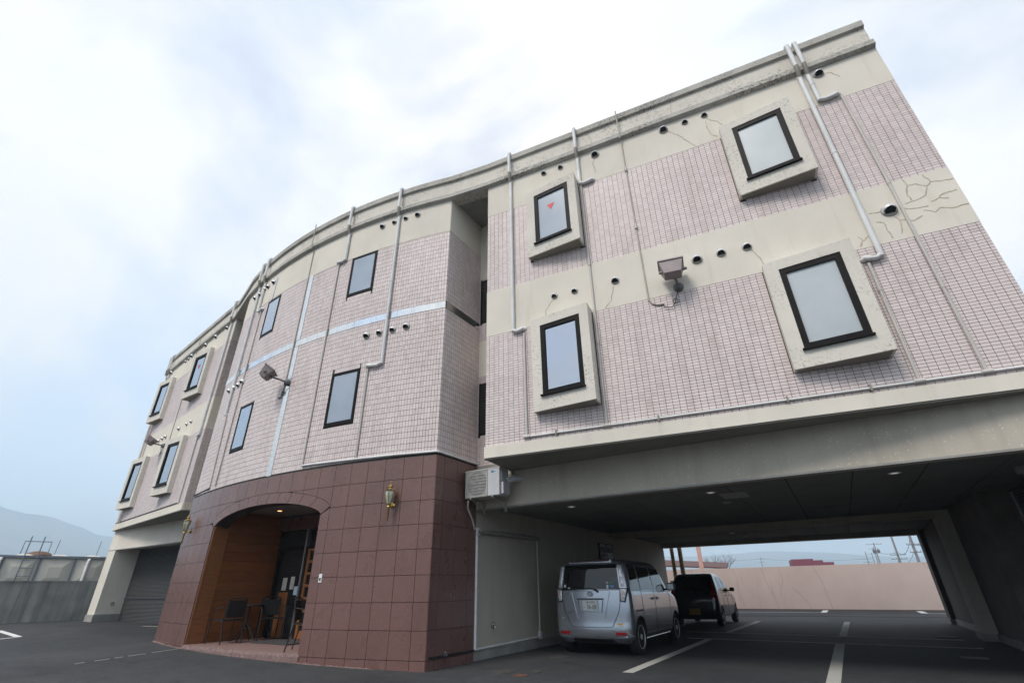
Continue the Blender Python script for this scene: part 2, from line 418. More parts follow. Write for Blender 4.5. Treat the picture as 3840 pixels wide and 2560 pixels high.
LBN = Vector((-LBD.y, LBD.x)) if Vector((-LBD.y, LBD.x)).y < 0 else Vector((LBD.y, -LBD.x))
FLB = Facade(lambda u: LB0 + LBD * u, lambda u: LBN)           # beam line under the far wing

def fbox(b, F, u0, u1, z0, z1, o0, o1, mi=0, step=.3):
    n = max(1, int(math.ceil(abs(u1 - u0) / step))) if F is FC else 1
    for k in range(n):
        a, c = u0 + (u1 - u0) * k / n, u0 + (u1 - u0) * (k + 1) / n
        if F is FC and n > 1:
            P = [F.pt(a, z0, o0), F.pt(c, z0, o0), F.pt(c, z0, o1), F.pt(a, z0, o1), F.pt(a, z1, o0), F.pt(c, z1, o0), F.pt(c, z1, o1), F.pt(a, z1, o1)]
            b.quad(P[3], P[2], P[6], P[7], mi); b.quad(P[0], P[1], P[2], P[3], mi); b.quad(P[4], P[7], P[6], P[5], mi)
            if k == 0: b.quad(P[0], P[3], P[7], P[4], mi)
            if k == n - 1: b.quad(P[1], P[5], P[6], P[2], mi)
        else:
            b.hexa([F.pt(a, z0, o0), F.pt(c, z0, o0), F.pt(c, z0, o1), F.pt(a, z0, o1), F.pt(a, z1, o0), F.pt(c, z1, o0), F.pt(c, z1, o1), F.pt(a, z1, o1)], mi)

# ------------------------------------------------------------------ ground
xs = [-4500, -1500, -400, -120, -60, -40] + [-34 + 1.0 * k for k in range(0, 31)] + [-2, 0, 3, 6, 10, 16, 30, 60, 120, 400, 1500, 4500]
ys = [-4500, -1500, -300, -60, -20, -8, -3, 0, 3, 5, 7, 9, 11, 13, 16, 20, 24, 30, 45, 80, 200, 600, 2000, 4500]
b = MB(); nx = len(xs)
for y in ys:
    for x in xs: b.v.append((x, y, ground_z(x, y)))
for j in range(len(ys) - 1):
    for i in range(nx - 1): b.f.append((j * nx + i, j * nx + i + 1, (j + 1) * nx + i + 1, (j + 1) * nx + i)); b.mi.append(0)
b.build('ground', 'asphalt', smooth=60, kind='structure')

def strip(name, p, q, wdt, mat, z=.004):
    p, q = Vector(p), Vector(q); d = (q - p).normalized(); n = Vector((-d.y, d.x)) * wdt / 2; b = MB()
    pts = [p + n, p - n, q - n, q + n]
    b.hexa([(*(a), ground_z(a.x) + .001) for a in pts] + [(*(a), ground_z(a.x) + z) for a in pts])
    return b.build(name, mat, kind='structure')
for p, q, wd, mt in [((-2.03, 8.4), (-1.33, 13.9), .16, 'line_paint'), ((-1.03, 15.86), (-.28, 20.7), .16, 'line_paint'),
                     ((.33, 6.4), (1.26, 13.42), .165, 'line_paint'), ((1.54, 15.32), (2.32, 20.74), .16, 'line_paint'),
                     ((-1.85, 14.01), (3.54, 13.24), .085, 'line_paint_thin'), ((-2.1, 15.91), (3.72, 14.93), .085, 'line_paint_thin'),
                     ((-4.5, 27.9), (2.2, 26.95), .12, 'line_paint_bright'), ((2.26, 27.05), (2.55, 29.2), .22, 'line_paint_bright'),
                     ((5.72, 26.55), (12.5, 25.6), .12, 'line_paint_bright'), ((5.74, 26.7), (5.96, 28.5), .22, 'line_paint_bright'),
                     ((-17.2, 7.5), (-19.8, 8.12), .15, 'line_paint_bright'), ((-17.15, 7.52), (-16.6, 6.4), .07, 'line_paint_bright'),
                     ((-17.9, 10.9), (-16.6, 11.1), .07, 'line_paint_thin')]:
    strip('parking_line', p, q, wd, mt)
# broken old sealing line running to the porch corner
pp = [Vector((-11.2, 7.68)), Vector((-10.7, 5.45)), Vector((-10.9, 4.9))]
for a, c in ((.0, .28), (.34, .5), (.55, .62), (.66, .78), (.86, .93)):
    q0 = pp[0].lerp(pp[1], a); q1 = pp[0].lerp(pp[1], c); strip('parking_line', q0, q1, .02, 'line_paint_thin')
# gutter / seam across the yard behind the building
b = MB(); prev = None
for k in range(60):
    x = -5 + k * .3; y = 24.2 - .06 * (x + 1) + random.uniform(-.03, .03)
    if prev: b.hexa([(prev[0], prev[1] - .09, .001), (x, y - .09, .001), (x, y + .09, .001), (prev[0], prev[1] + .09, .001), (prev[0], prev[1] - .09, .006), (x, y - .09, .006), (x, y + .09, .006), (prev[0], prev[1] + .09, .006)])
    prev = (x, y)
b.build('yard_seam', 'joint_dark', kind='structure')

# ------------------------------------------------------------------ the building
BLD = thing('hotel_building', 'three-storey pink-tiled building with curved red granite entrance block and open parking passage', 'building', (-9.1, 8.0, 0))
Z_SOF, Z_T1, Z_T1T, Z_T2, Z_T2T, Z_CRN, Z_TOP = 3.18, 3.385, 5.62, 6.68, 8.76, 9.66, 10.42
GRC = 3.364

# cores
def core(name, pts, z0, z1, mat): 
    b = MB(); b.prism([(p[0], p[1]) for p in pts], z0, z1); return b.build(name, mat, BLD)
bk = lambda a, bb: Q0 + E2 * a + G2 * bb
core('wing_core', [(-3.97, YW), (3.87, YW), bk(8.75, 13.2), bk(.9, 13.2)], Z_SOF + .01, 9.9, 'grout')
arc_pts = [FC.pt(SARC * (1 - k / 40), 0) for k in range(41)]
core('centre_core', [(p.x, p.y) for p in arc_pts] + [bk(0, 0), bk(0, 13.2), bk(-8.4, 13.2), (P2 + G2 * 1.3)], GRC - .02, 9.9, 'grout')
core('far_wing_core', [LE, LN, LN + G2 * 12.5, bk(-17.2, 13.2)], Z_SOF + .11, 9.9, 'grout')
core('recess_wall', [bk(-.02, .012), bk(1.1, .012), bk(1.1, 3), bk(-.02, 3)], 3.15, 9.75, 'grout')
core('recess_wall', [P2 + G2 * 1.31 + E2 * .1, bk(-8.3, 5), bk(-10.3, 5), LN + Vector((-.4, 1.3))], 2.6, 9.75, 'cream_render')
ROOFZ = 10.0
core('roof_slab', [(3.8, YW + .12), bk(8.7, 13.1), bk(-17.1, 13.1), LE - LNRM * .12, LN - LNRM * .12] + [FC.pt(SARC * (1 - k / 12), 0, -.12) for k in range(13)] + [(-3.9, YW + .12)], 9.70, ROOFZ, 'concrete_grey')

# -- rendered bands, ledges
def band(F, u0, u1, z0, z1, off=.012, mat='cream_render', name='render_band', o0=-.05):
    b = MB(); fbox(b, F, u0, u1, z0, z1, o0, off); return b.build(name, mat, BLD)
band(FR, -3.97, 3.87, Z_T1T, Z_T2); band(FR, -3.97, 3.87, Z_T2T, Z_CRN + .05)
band(FR, -3.985, 3.885, Z_SOF, Z_T1, .03, 'cream_render', 'ledge'); 
band(FC, 0, SARC, 8.70, 9.72)
band(FL, 0, LLEN, Z_T1T + .1, Z_T2 + .1); band(FL, 0, LLEN, Z_T2T + .1, Z_CRN + .05); band(FL, -.015, LLEN + .015, Z_SOF + .1, Z_T1 + .1, .03, 'cream_render', 'ledge')
band(FS, 0.0, 1.262, 8.70, 9.72); 
band(FB, 0.0, .93, 8.02, 9.72, .01); band(FB, 0.0, .93, 5.35, 6.25, .01); band(FB, 0.0, .93, 3.10, 3.36, .012, 'concrete_grey')
# inner returns of the wings towards the recesses
b = MB(); b.obox((-3.925, 8.06, 6.46), (.035, 0, 0), (0, .55, 0), (0, 0, 3.26)); b.build('wing_return', 'cream_render', BLD)
# far wing return: two tile bands, two rendered bands
FLR = Facade(lambda u: LN + G2 * u, lambda u: E2)
band(FLR, 0, 1.05, Z_T1T + .1, Z_T2 + .1); band(FLR, 0, 1.05, Z_T2T + .1, Z_CRN + .05); band(FLR, 0, 1.05, Z_SOF + .1, Z_T1 + .1, .03, 'cream_render', 'ledge')
# drip edges below the ledges
for F, u0, u1, dz in ((FR, -3.985, 3.885, 0), (FL, -.015, LLEN + .015, .1)):
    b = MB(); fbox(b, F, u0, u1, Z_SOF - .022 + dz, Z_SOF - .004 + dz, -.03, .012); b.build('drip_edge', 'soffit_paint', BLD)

# -- soffits
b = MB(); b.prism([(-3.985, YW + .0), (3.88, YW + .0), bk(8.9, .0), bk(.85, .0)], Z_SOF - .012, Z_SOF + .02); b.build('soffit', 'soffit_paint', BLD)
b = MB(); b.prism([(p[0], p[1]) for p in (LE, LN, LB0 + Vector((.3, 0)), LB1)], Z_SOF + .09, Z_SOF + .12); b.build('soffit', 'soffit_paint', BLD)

# -- parapet following the whole front
def path_front():
    pts = [Vector((3.87, YW)), Vector((-3.97, YW))]
    pts += [Vector(FC.pt(s, 0)[:2]) for s in (.0, .5, 1, 1.5, 2, 2.5, 3, 3.5, 4, 4.5, 5, 5.5, 6, 6.5, 7, 7.5, 8, SARC)]
    pts += [LN.copy(), LE.copy()]
    return pts
PF = path_front()
def sweep(b, pts, prof, mi=0, closed=True):     # prof: (offset outwards, z), pts run right to left
    rings = []
    for k, p in enumerate(pts):
        d0 = (p - pts[k - 1]).normalized() if k else (pts[1] - p).normalized()
        d1 = (pts[k + 1] - p).normalized() if k < len(pts) - 1 else d0
        d = (d0 + d1).normalized(); n = Vector((-d.y, d.x)); 
        if n.y > 0: n = -n
        sc = 1 / max(.5, n.dot(Vector((-d1.y, d1.x)) if Vector((-d1.y, d1.x)).y < 0 else -Vector((-d1.y, d1.x))))
        i = len(b.v); b.v += [(p.x + n.x * o * sc, p.y + n.y * o * sc, z) for o, z in prof]; rings.append(i)
    m_ = len(prof)
    for k in range(len(rings) - 1):
        for q in range(m_ if closed else m_ - 1):
            j = (q + 1) % m_; b.f.append((rings[k] + q, rings[k] + j, rings[k + 1] + j, rings[k + 1] + q)); b.mi.append(mi)
    b.f.append(tuple(rings[0] + q for q in reversed(range(m_)))); b.mi.append(mi)
    b.f.append(tuple(rings[-1] + q for q in range(m_))); b.mi.append(mi)
b = MB(); sweep(b, PF, [(.018, Z_CRN + .02), (-.25, Z_CRN + .02), (-.25, Z_TOP - .02), (.018, Z_TOP - .02)]); par = b.build('parapet', 'parapet_render', BLD)
b = MB(); sweep(b, PF, [(.10, Z_CRN + .03), (.02, Z_CRN - .01), (.02, Z_CRN + .16), (.09, Z_CRN + .15)]); b.build('cornice', 'cap_render', BLD)
b = MB(); sweep(b, PF, [(.075, Z_TOP - .15), (.02, Z_TOP - .17), (.02, Z_TOP + .005), (.075, Z_TOP + .0)]); b.build('coping', 'cap_render', BLD)
b = MB(); sweep(b, PF, [(.055, Z_TOP + .004), (-.24, Z_TOP + .004), (-.24, Z_TOP + .03), (.055, Z_TOP + .03)]); b.build('flashing', 'flashing_white', BLD)

# -- tile fields
TILES = []          # (facade, u0, u1, z0, z1)
def field(F, u0, u1, z0, z1, pu, pz, holes=(), ustart=None, zstart=None, jt=.0066):
    us = ustart if ustart is not None else u0; zs = zstart if zstart is not None else z0
    k0 = math.floor((u0 - us) / pu); r0 = math.floor((z0 - zs) / pz)
    r = r0
    while zs + r * pz < z1 - .008:
        za, zb = max(z0, zs + r * pz) + jt / 2, min(z1, zs + (r + 1) * pz) - jt / 2; r += 1
        if zb - za < .01: continue
        k = k0
        while us + k * pu < u1 - .008:
            ua, ub = max(u0, us + k * pu) + jt / 2, min(u1, us + (k + 1) * pu) - jt / 2; k += 1
            if ub - ua < .01: continue
            a, c, e, g = ua, ub, za, zb; ok = True
            for (h0, h1, h2, h3) in holes:
                if c <= h0 or a >= h1 or g <= h2 or e >= h3: continue
                inu = h0 <= a and c <= h1; inz = h2 <= e and g <= h3
                if inu and inz: ok = False; break
                if inz:
                    if a < h0: c = min(c, h0 - jt / 2)
                    else: a = max(a, h1 + jt / 2)
                elif inu:
                    if e < h2: g = min(g, h2 - jt / 2)
                    else: e = max(e, h3 + jt / 2)
                else:
                    if a < h0: c = min(c, h0 - jt / 2)
                    else: a = max(a, h1 + jt / 2)
            if ok and c - a > .012 and g - e > .012: TILES.append((F, a, c, e, g))
RW_WIN = [(-2.95, -1.785), (1.085, 2.27)]
RW_LEV = [(3.838, 5.68), (7.167, 8.93)]
rh = [(a, c, z0, z1) for a, c in RW_WIN for z0, z1 in RW_LEV]
field(FR, -3.97, 3.87, Z_T1, Z_T1T, .1015, .0497, rh, ustart=-4.002)
field(FR, -3.97, 3.87, Z_T2, Z_T2T, .1015, .0497, rh, ustart=-4.002)
CW = [(2.01, 2.82, 4.22, 5.47), (2.0, 2.81, 7.50, 8.70), (5.76, 6.48, 4.22, 5.44), (5.72, 6.44, 7.45, 8.66)]
VS = (4.25, 4.42)
ch = CW + [(VS[0], VS[1], 3.3, 8.71), (-1, 9, 6.56, 6.742)]
field(FC, 0, SARC, GRC + .03, 8.70, .0659, .1145, ch, zstart=3.40 - .1145, jt=.0078)
field(FS, .0, 1.26, GRC + .03, 8.70, .0659, .1145, [(-1, 2, 6.56, 6.742)], zstart=3.40 - .1145, jt=.0078)
field(FB, .0, .95, 3.36, 8.02, .1015, .0497, [(.05, 1, 4.0, 5.18), (.05, 1, 6.72, 7.95), (-.1, 1, 5.35, 6.25)])
LW_WIN = [(1.42, 2.95), (5.55, 6.95)]
LW_WIN = [(1.50, 2.68), (5.55, 6.72)]
lh = [(a, c, z0 + .1, z1 + .1) for a, c in LW_WIN for z0, z1 in RW_LEV]
field(FL, 0, LLEN, Z_T1 + .1, Z_T1T + .1, .1015, .0497, lh); field(FL, 0, LLEN, Z_T2 + .1, Z_T2T + .1, .1015, .0497, lh)
field(FLR, 0, 1.0, Z_T1 + .1, Z_T1T + .1, .1015, .0497); field(FLR, 0, 1.0, Z_T2 + .1, Z_T2T + .1, .1015, .0497)

def screen_width(F, a, c, z):
    f = 1091.7; o = []
    for u in (a, c):
        d = F.pt(u, z, 0) - Vector((0, 0, EYE)); zc = d.dot(CAMROWS[2])
        if zc < .5: return 0
        x, y = 1176 + f * d.dot(CAMROWS[0]) / zc, 784 + f * d.dot(CAMROWS[1]) / zc
        if not (0 < x < 2352 and 0 < y < 1568): return 0
        o.append((x, y))
    return math.hypot(o[0][0] - o[1][0], o[0][1] - o[1][1])
def tile_geo(b, F, a, c, e, g, o0=-.002, o1=.008):
    P = [F.pt(a, e, o1), F.pt(c, e, o1), F.pt(c, g, o1), F.pt(a, g, o1), F.pt(a, e, o0), F.pt(c, e, o0), F.pt(c, g, o0), F.pt(a, g, o0)]
    i = len(b.v); b.v += [tuple(p) for p in P]
    for f in ((0, 1, 2, 3), (0, 4, 5, 1), (1, 5, 6, 2), (2, 6, 7, 3), (3, 7, 4, 0)): b.f.append(tuple(i + k for k in f)); b.mi.append(0)
full = [(screen_width(t[0], t[1], t[2], (t[3] + t[4]) / 2), k) for k, t in enumerate(TILES) if t[0] is FR and abs(t[2] - t[1] - .0949) < 1e-4 and abs(t[4] - t[3] - .0431) < 1e-4]
full.sort(reverse=True)
single = set(k for wd, k in full[:300])
b = MB(); tile_geo(b, FR, -.04745, .04745, -.02155, .02155); one = b.mesh('wall_tile', 'wall_tile')
for v_ in one.vertices: v_.co.y -= YW
b = MB()
for k, (F, a, c, e, g) in enumerate(TILES):
    if k in single:
        o = link('wall_tile', one, BLD); o.location = ((a + c) / 2, YW, (e + g) / 2)
    else: tile_geo(b, F, a, c, e, g)
b.build('wall_tiles', 'wall_tile', BLD, kind='stuff')

# -- polished metal strips on the centre block
b = MB(); fbox(b, FC, VS[0] + .004, VS[1] - .004, GRC + .02, 6.555, -.002, .014); b.build('metal_strip', 'polished_steel', BLD)
b = MB(); fbox(b, FC, VS[0] + .004, VS[1] - .004, 6.748, 8.705, -.002, .014); b.build('metal_strip', 'polished_steel', BLD)
for k in range(7):
    u0, u1 = k * SARC / 7 + .003, (k + 1) * SARC / 7 - .003
    b = MB(); fbox(b, FC, u0, u1, 6.566, 6.736, -.002, .014, step=.6); b.build('metal_strip', 'polished_steel', BLD)
b = MB(); fbox(b, FS, .016, 1.26, 6.566, 6.736, -.002, .014); b.build('metal_strip', 'polished_steel', BLD)

# -- windows
def pane_on(corners, off_n, mat, name='pane', parent=None):
    b = MB(); a = [Vector(p) for p in corners]; n = (a[1] - a[0]).cross(a[3] - a[0]).normalized()
    b.hexa([p - n * .004 for p in a] + [p + n * .004 for p in a]); return b.build(name, mat, parent)
def frame_quad(c, wd, dep, mat, name, parent, extra_bottom=0.0):
    # c: four corners BL, BR, TR, TL of the opening plane; makes a frame of four mitred bars with depth
    c = [Vector(p) for p in c]; ux = (c[1] - c[0]).normalized(); uz = (c[3] - c[0]).normalized(); n = ux.cross(uz).normalized()
    wb = wd + extra_bottom
    i = [c[0] + ux * wd + uz * wb, c[1] - ux * wd + uz * wb, c[2] - ux * wd - uz * wd, c[3] + ux * wd - uz * wd]
    b = MB()
    for k in range(4):
        j = (k + 1) % 4; P = [c[k], c[j], i[j], i[k]]
        b.hexa([p - n * dep / 2 for p in P] + [p + n * dep / 2 for p in P])
    return b.build(name, mat, parent), i, n
def bay(F, u0, u1, z0, z1, d0, d1, glass, mark=False, flip=1):
    # wedge-shaped projecting concrete surround: depth d0 at u0, d1 at u1
    f = lambda t: d0 + (d1 - d0) * t
    P = lambda t, z, extra=0.0: F.pt(u0 + (u1 - u0) * t, z, f(t) + extra)
    W_ = abs(u1 - u0)
    ti0, ti1 = .165, 1 - .145
    if flip < 0: ti0, ti1 = .145, 1 - .165
    zi0, zi1 = z0 + .275, z1 - .175
    b = MB()
    def slab(t0, t1, za, zb):
        b.hexa([F.pt(u0 + (u1 - u0) * t0, za, 0), F.pt(u0 + (u1 - u0) * t1, za, 0), P(t1, za), P(t0, za), F.pt(u0 + (u1 - u0) * t0, zb, 0), F.pt(u0 + (u1 - u0) * t1, zb, 0), P(t1, zb), P(t0, zb)])
    slab(0, ti0, z0, z1); slab(ti1, 1, z0, z1); slab(ti0, ti1, z0, zi0); slab(ti0, ti1, zi1, z1)
    s = b.build('window_surround', 'surround_render', BLD)
    # recessed drip panel below
    b = MB(); b.hexa([F.pt(u0 + (u1 - u0) * .03, z0 - .006, 0.01), F.pt(u0 + (u1 - u0) * .97, z0 - .006, 0.01), P(.97, z0 - .006, -.03), P(.03, z0 - .006, -.03), F.pt(u0 + (u1 - u0) * .03, z0 + .01, 0.01), F.pt(u0 + (u1 - u0) * .97, z0 + .01, 0.01), P(.97, z0 + .01, -.03), P(.03, z0 + .01, -.03)])
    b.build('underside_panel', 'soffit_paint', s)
    rec = -.035
    cor = [P(ti0, zi0, rec), P(ti1, zi0, rec), P(ti1, zi1, rec), P(ti0, zi1, rec)]
    if flip < 0: cor = [cor[1], cor[0], cor[3], cor[2]]
    win, inn, n = frame_quad(cor, .088, .05, 'bronze_frame', 'window', BLD)
    pane_on([p - n * .008 for p in inn], 0, glass, 'pane', win)
    b = MB(); e = (cor[1] - cor[0]).normalized(); b.obox((cor[0] + cor[1]) / 2 + n * .035 + Vector((0, 0, -.012)), e * ((cor[1] - cor[0]).length / 2 + .02), n * .05, (0, 0, .012)); b.build('sill', 'bronze_frame', win)
    # dark room behind
    if mark:
        cc = (inn[0] + inn[1] + inn[2] + inn[3]) / 4; ex = (inn[1] - inn[0]).normalized()
        q = cc + Vector((0, 0, .21)) - ex * .02 + n * .0
        b = MB(); tri = [q + ex * -.09 + Vector((0, 0, .07)), q + Vector((0, 0, -.09)), q + ex * .09 + Vector((0, 0, .07))]
        b.poly([t_ + n * .001 for t_ in tri]); b.build('triangle_sticker', 'sticker_red', win)
    return win
bay(FR, -2.95, -1.785, 7.167, 8.93, .145, .30, 'frosted_blue', True)
bay(FR, -2.95, -1.785, 3.838, 5.68, .145, .31, 'mirror_glass')
bay(FR, 1.085, 2.27, 7.167, 8.93, .145, .29, 'frosted_glass')
bay(FR, 1.085, 2.27, 3.838, 5.68, .145, .31, 'frosted_glass')
for k, (a, c) in enumerate(LW_WIN):
    for z0, z1 in RW_LEV:
        bay(FL, a, c, z0 + .1, z1 + .1,   .145, .30, 'blue_glass', mark=(k == 0 and z0 > 6), flip=-1)
for (a, c, z0, z1) in CW:
    mid = (a + c) / 2; nr = FC.nrm(mid); n = Vector((nr.x, nr.y, 0))
    A, B = FC.pt(c, z0), FC.pt(a, z0)            # seen from the street: c is the left end
    # dark lining of the opening
    b = MB()
    cor = [A, B, B + Vector((0, 0, z1 - z0)), A + Vector((0, 0, z1 - z0))]
    ux = (B - A).normalized()
    for k in range(4):
        p, q = cor[k], cor[(k + 1) % 4]; inw = [Vector((0, 0, 1)), -ux, Vector((0, 0, -1)), ux][k] * .018
        b.hexa([p - n * .02, q - n * .02, q + inw - n * .02, p + inw - n * .02, p + n * .016, q + n * .016, q + inw + n * .016, p + inw + n * .016])
    lin = b.build('window_lining', 'bronze_frame', BLD)
    win, inn, nn = frame_quad([p + n * .010 for p in (A + ux * .018 + Vector((0, 0, .018)), B - ux * .018 + Vector((0, 0, .018)), B - ux * .018 + Vector((0, 0, z1 - z0 - .018)), A + ux * .018 + Vector((0, 0, z1 - z0 - .018)))], .055, .02, 'bronze_frame', 'window', BLD, .02)
    pane_on([p + n * .0 for p in inn], 0, 'frosted_blue' if mid < 4 else 'blue_glass', 'pane', win)
# dark corridor openings of the recess back wall
for z0, z1 in ((4.0, 5.18), (6.72, 7.95)):
    b = MB(); fbox(b, FB, .05, .93, z0, z1, -.01, .004); w_ = b.build('window', 'bronze_frame', BLD)
    b = MB(); fbox(b, FB, .10, .93, z0 + .05, z1 - .05, .004, .008); b.build('pane', 'clear_glass_dark', w_)

# -- granite entrance block
JS = [.27 + .4 * k for k in range(21)]
SJ = [0.0] + [s for s in JS if s < SARC - .05] + [SARC]
ZJ = [-.05] + [GRC - .403 * k for k in range(8, -1, -1)]
JR, JL, ZSP = 2.48, 6.25, 2.45
def arch_in(s):
    t = (s - JR) / (JL - JR); t = max(0, min(1, t))
    return ZSP + .02 * t + .33 * (1 - (2 * t - 1) ** 2) ** .62
def arch_out(s): 
    t = (s - 2.27) / (6.43 - 2.27); t = max(0, min(1, t)); return 2.57 + .02 * t + .42 * (1 - (2 * t - 1) ** 2) ** .62
# backing
b = MB(); n_ = 80
for k in range(n_):
    s0, s1 = SARC * k / n_, SARC * (k + 1) / n_
    segs = []
    def add(a, c):
        inside = JR - 1e-6 < (a + c) / 2 < JL + 1e-6
        z0a, z0b = (arch_in(a), arch_in(c)) if inside else (-.05, -.05)
        for o, f in ((-.02, 1), (-.30, -1)):
            q = [FC.pt(a, z0a, o), FC.pt(c, z0b, o), FC.pt(c, GRC - .01, o), FC.pt(a, GRC - .01, o)]
            b.quad(*(reversed(q) if f > 0 else q))
        if inside: b.quad(FC.pt(a, z0a, -.02), FC.pt(c, z0b, -.02), FC.pt(c, z0b, -.30), FC.pt(a, z0a, -.30))
    cuts = [s0] + [x for x in (JR, JL) if s0 < x < s1] + [s1]
    for a, c in zip(cuts, cuts[1:]): add(a, c)
for s_ in (JR, JL):
    b.quad(FC.pt(s_, -.05, -.02), FC.pt(s_, -.05, -.30), FC.pt(s_, arch_in(s_), -.30), FC.pt(s_, arch_in(s_), -.02))
b.build('granite_backing', 'granite_joint', BLD)
# panels
jt = .008
def gpanel(poly, name='granite_panel', F=FC, o0=-.021, o1=.012):
    b = MB(); n = len(poly); i = 0
    fr = [F.pt(s, z, o1) for s, z in poly]; bkp = [F.pt(s, z, o0) for s, z in poly]
    b.v = [tuple(p) for p in fr + bkp]; b.f.append(tuple(range(n))[::-1] if F is FC else tuple(range(n))); b.mi.append(0)
    for k in range(n):
        j = (k + 1) % n; b.f.append((k, j, n + j, n + k)); b.mi.append(0)
    return b.build(name, 'red_granite', BLD)
for i in range(len(SJ) - 1):
    for j in range(len(ZJ) - 1):
        s0, s1, z0, z1 = SJ[i] + jt / 2, SJ[i + 1] - jt / 2, ZJ[j] + jt / 2, ZJ[j + 1] - jt / 2
        if i == 0: s0 = 0
        if s1 < JR or s0 > JL or z0 > 3.05:
            if s1 < 2.27 + .01 or s0 > 6.43 - .17 or z0 > 3.05 or True:
                if not (s0 < 6.43 and s0 > JL - .3 and z1 > 2.5 and z0 < 2.6): 
                    gpanel([(s0, z0), (s1, z0), (s1, z1), (s0, z1)]); continue
        # cells that meet the arch
        if s0 < JR < s1:                                        # right jamb column
            if z1 <= 2.45: gpanel([(s0, z0), (JR, z0), (JR, z1), (s0, z1)]); continue
            if z0 < 2.45:
                gpanel([(s0, z0), (JR, z0), (JR, min(z1, 2.45)), (s0 + .005, 2.555), (s0, 2.555)]); continue
        if s0 > JL - .05 and s0 < 6.43:                         # left jamb column
            if z0 < 2.5 < z1: gpanel([(s0, z0), (s1, z0), (s1, z1), (6.43, z1), (s0, 2.47)]); continue
            if z0 >= 2.5 and z0 < 3.0:
                gpanel([(6.44, max(z0, 2.57)), (s1, z0), (s1, z1), (s0, z1), (s0, arch_out(s0) + jt)]); continue
            gpanel([(s0, z0), (s1, z0), (s1, z1), (s0, z1)]); continue
        # above the arch: follow the outer curve
        K = 6; ss = [s0 + (s1 - s0) * k / K for k in range(K + 1)]
        lo = [max(z0, arch_out(x) + jt) for x in ss]
        pts = [(x, z) for x, z in zip(ss, lo) if z < z1 - .005]
        if len(pts) >= 2:
            pts2 = pts + [(pts[-1][0], z1), (pts[0][0], z1)]
            gpanel(pts2)
# voussoirs of the arch ring
NV = 11
for k in range(NV):
    ta, tb = k / NV + .0012, (k + 1) / NV - .0012; M_ = 4
    inn = [JR + (JL - JR) * (ta + (tb - ta) * q / M_) for q in range(M_ + 1)]
    out = [2.275 + (6.425 - 2.275) * (ta + (tb - ta) * q / M_) for q in range(M_ + 1)]
    gpanel([(s, arch_in(s)) for s in inn] + [(s, arch_out(s)) for s in reversed(out)], 'arch_stone')
# jamb linings
for s_, sg in ((JR, 1), (JL, -1)):
    b = MB(); a, c = s_ + sg * .002, s_ + sg * .03
    b.hexa([FC.pt(a, .05, .0), FC.pt(c, .05, .0), FC.pt(c, .05, -.34), FC.pt(a, .05, -.34), FC.pt(a, 2.45, .0), FC.pt(c, 2.45, .0), FC.pt(c, 2.45, -.34), FC.pt(a, 2.45, -.34)])
    b.build('jamb_board', 'cedar_wood' if sg < 0 else 'red_granite', BLD)
# side return of the granite block
SS = [0, .22, .62, 1.02, 1.262]
b = MB(); b.hexa([FS.pt(0.05, -.05, -.3), FS.pt(1.262, -.05, -.3), FS.pt(1.262, -.05, -.003), FS.pt(0.05, -.05, -.003), FS.pt(0.05, GRC - .01, -.3), FS.pt(1.262, GRC - .01, -.3), FS.pt(1.262, GRC - .01, -.003), FS.pt(0.05, GRC - .01, -.003)]); b.build('granite_backing', 'granite_joint', BLD)
for i in range(len(SS) - 1):
    for j in range(len(ZJ) - 1):
        gpanel([(SS[i] + (.004 if i else -.006), ZJ[j] + .004), (SS[i + 1] - .004, ZJ[j] + .004), (SS[i + 1] - .004, ZJ[j + 1] - .004), (SS[i] + (.004 if i else -.006), ZJ[j + 1] - .004)], 'granite_panel', FS, -.004, .012)
# left return
FLS = Facade(lambda u: P2 + G2 * u, lambda u: -E2)
b = MB(); fbox(b, FLS, 0, 1.3, -.05, GRC, -.3, .0); b.build('granite_return', 'red_granite', BLD)
b = MB(); fbox(b, FC, 0.0, SARC, GRC - .02, GRC + .028, -.02, .006); b.build('granite_capping', 'joint_dark', BLD)
b = MB(); fbox(b, FS, 0.0, 1.262, GRC - .02, GRC + .028, -.02, .006); b.build('granite_capping', 'joint_dark', BLD)

# -- porch
PL = FC.pt(JL, 0, -.30); PRr = FC.pt(JR, 0, -.30)
pl2 = Vector((PL.x, PL.y)); pr2 = Vector((PRr.x, PRr.y))
DEP = 1.38
BL_ = pl2 + G2 * DEP + E2 * .02
BR_ = BL_ + E2 * 4.2
FW = Facade(lambda u: pl2 + G2 * u, lambda u: E2)              # cedar wall
FK = Facade(lambda u: BL_ + E2 * u, lambda u: -G2)             # entrance wall
ZF = .18
fl = [FC.pt(JR + (JL - JR) * k / 12, 0, -.015) for k in range(13)]
b = MB(); b.prism([(p.x, p.y) for p in reversed(fl)] + [(BR_.x, BR_.y + .5), (BL_.x - .1, BL_.y + .3)], -.1, ZF); b.build('porch_floor', 'floor_granite', BLD)
b = MB(); rnd = random.Random(3); K = 90; prev = None
for k in range(K + 1):
    s = JR - .02 + (JL - JR + .04) * k / K; zt = ZF + .002; gz = ground_z(FC.pt(s, 0).x)
    o = .012 + rnd.uniform(-.006, .018); cur = [FC.pt(s, gz - .03, o + .02), FC.pt(s, zt - .05 + rnd.uniform(-.015, .012), o + .012), FC.pt(s, zt, .004 + rnd.uniform(-.01, .006)), FC.pt(s, zt, -.05)]
    if prev:
        for q in range(3): b.quad(prev[q], prev[q + 1], cur[q + 1], cur[q])
    prev = cur
b.build('porch_step', 'step_edge', BLD)
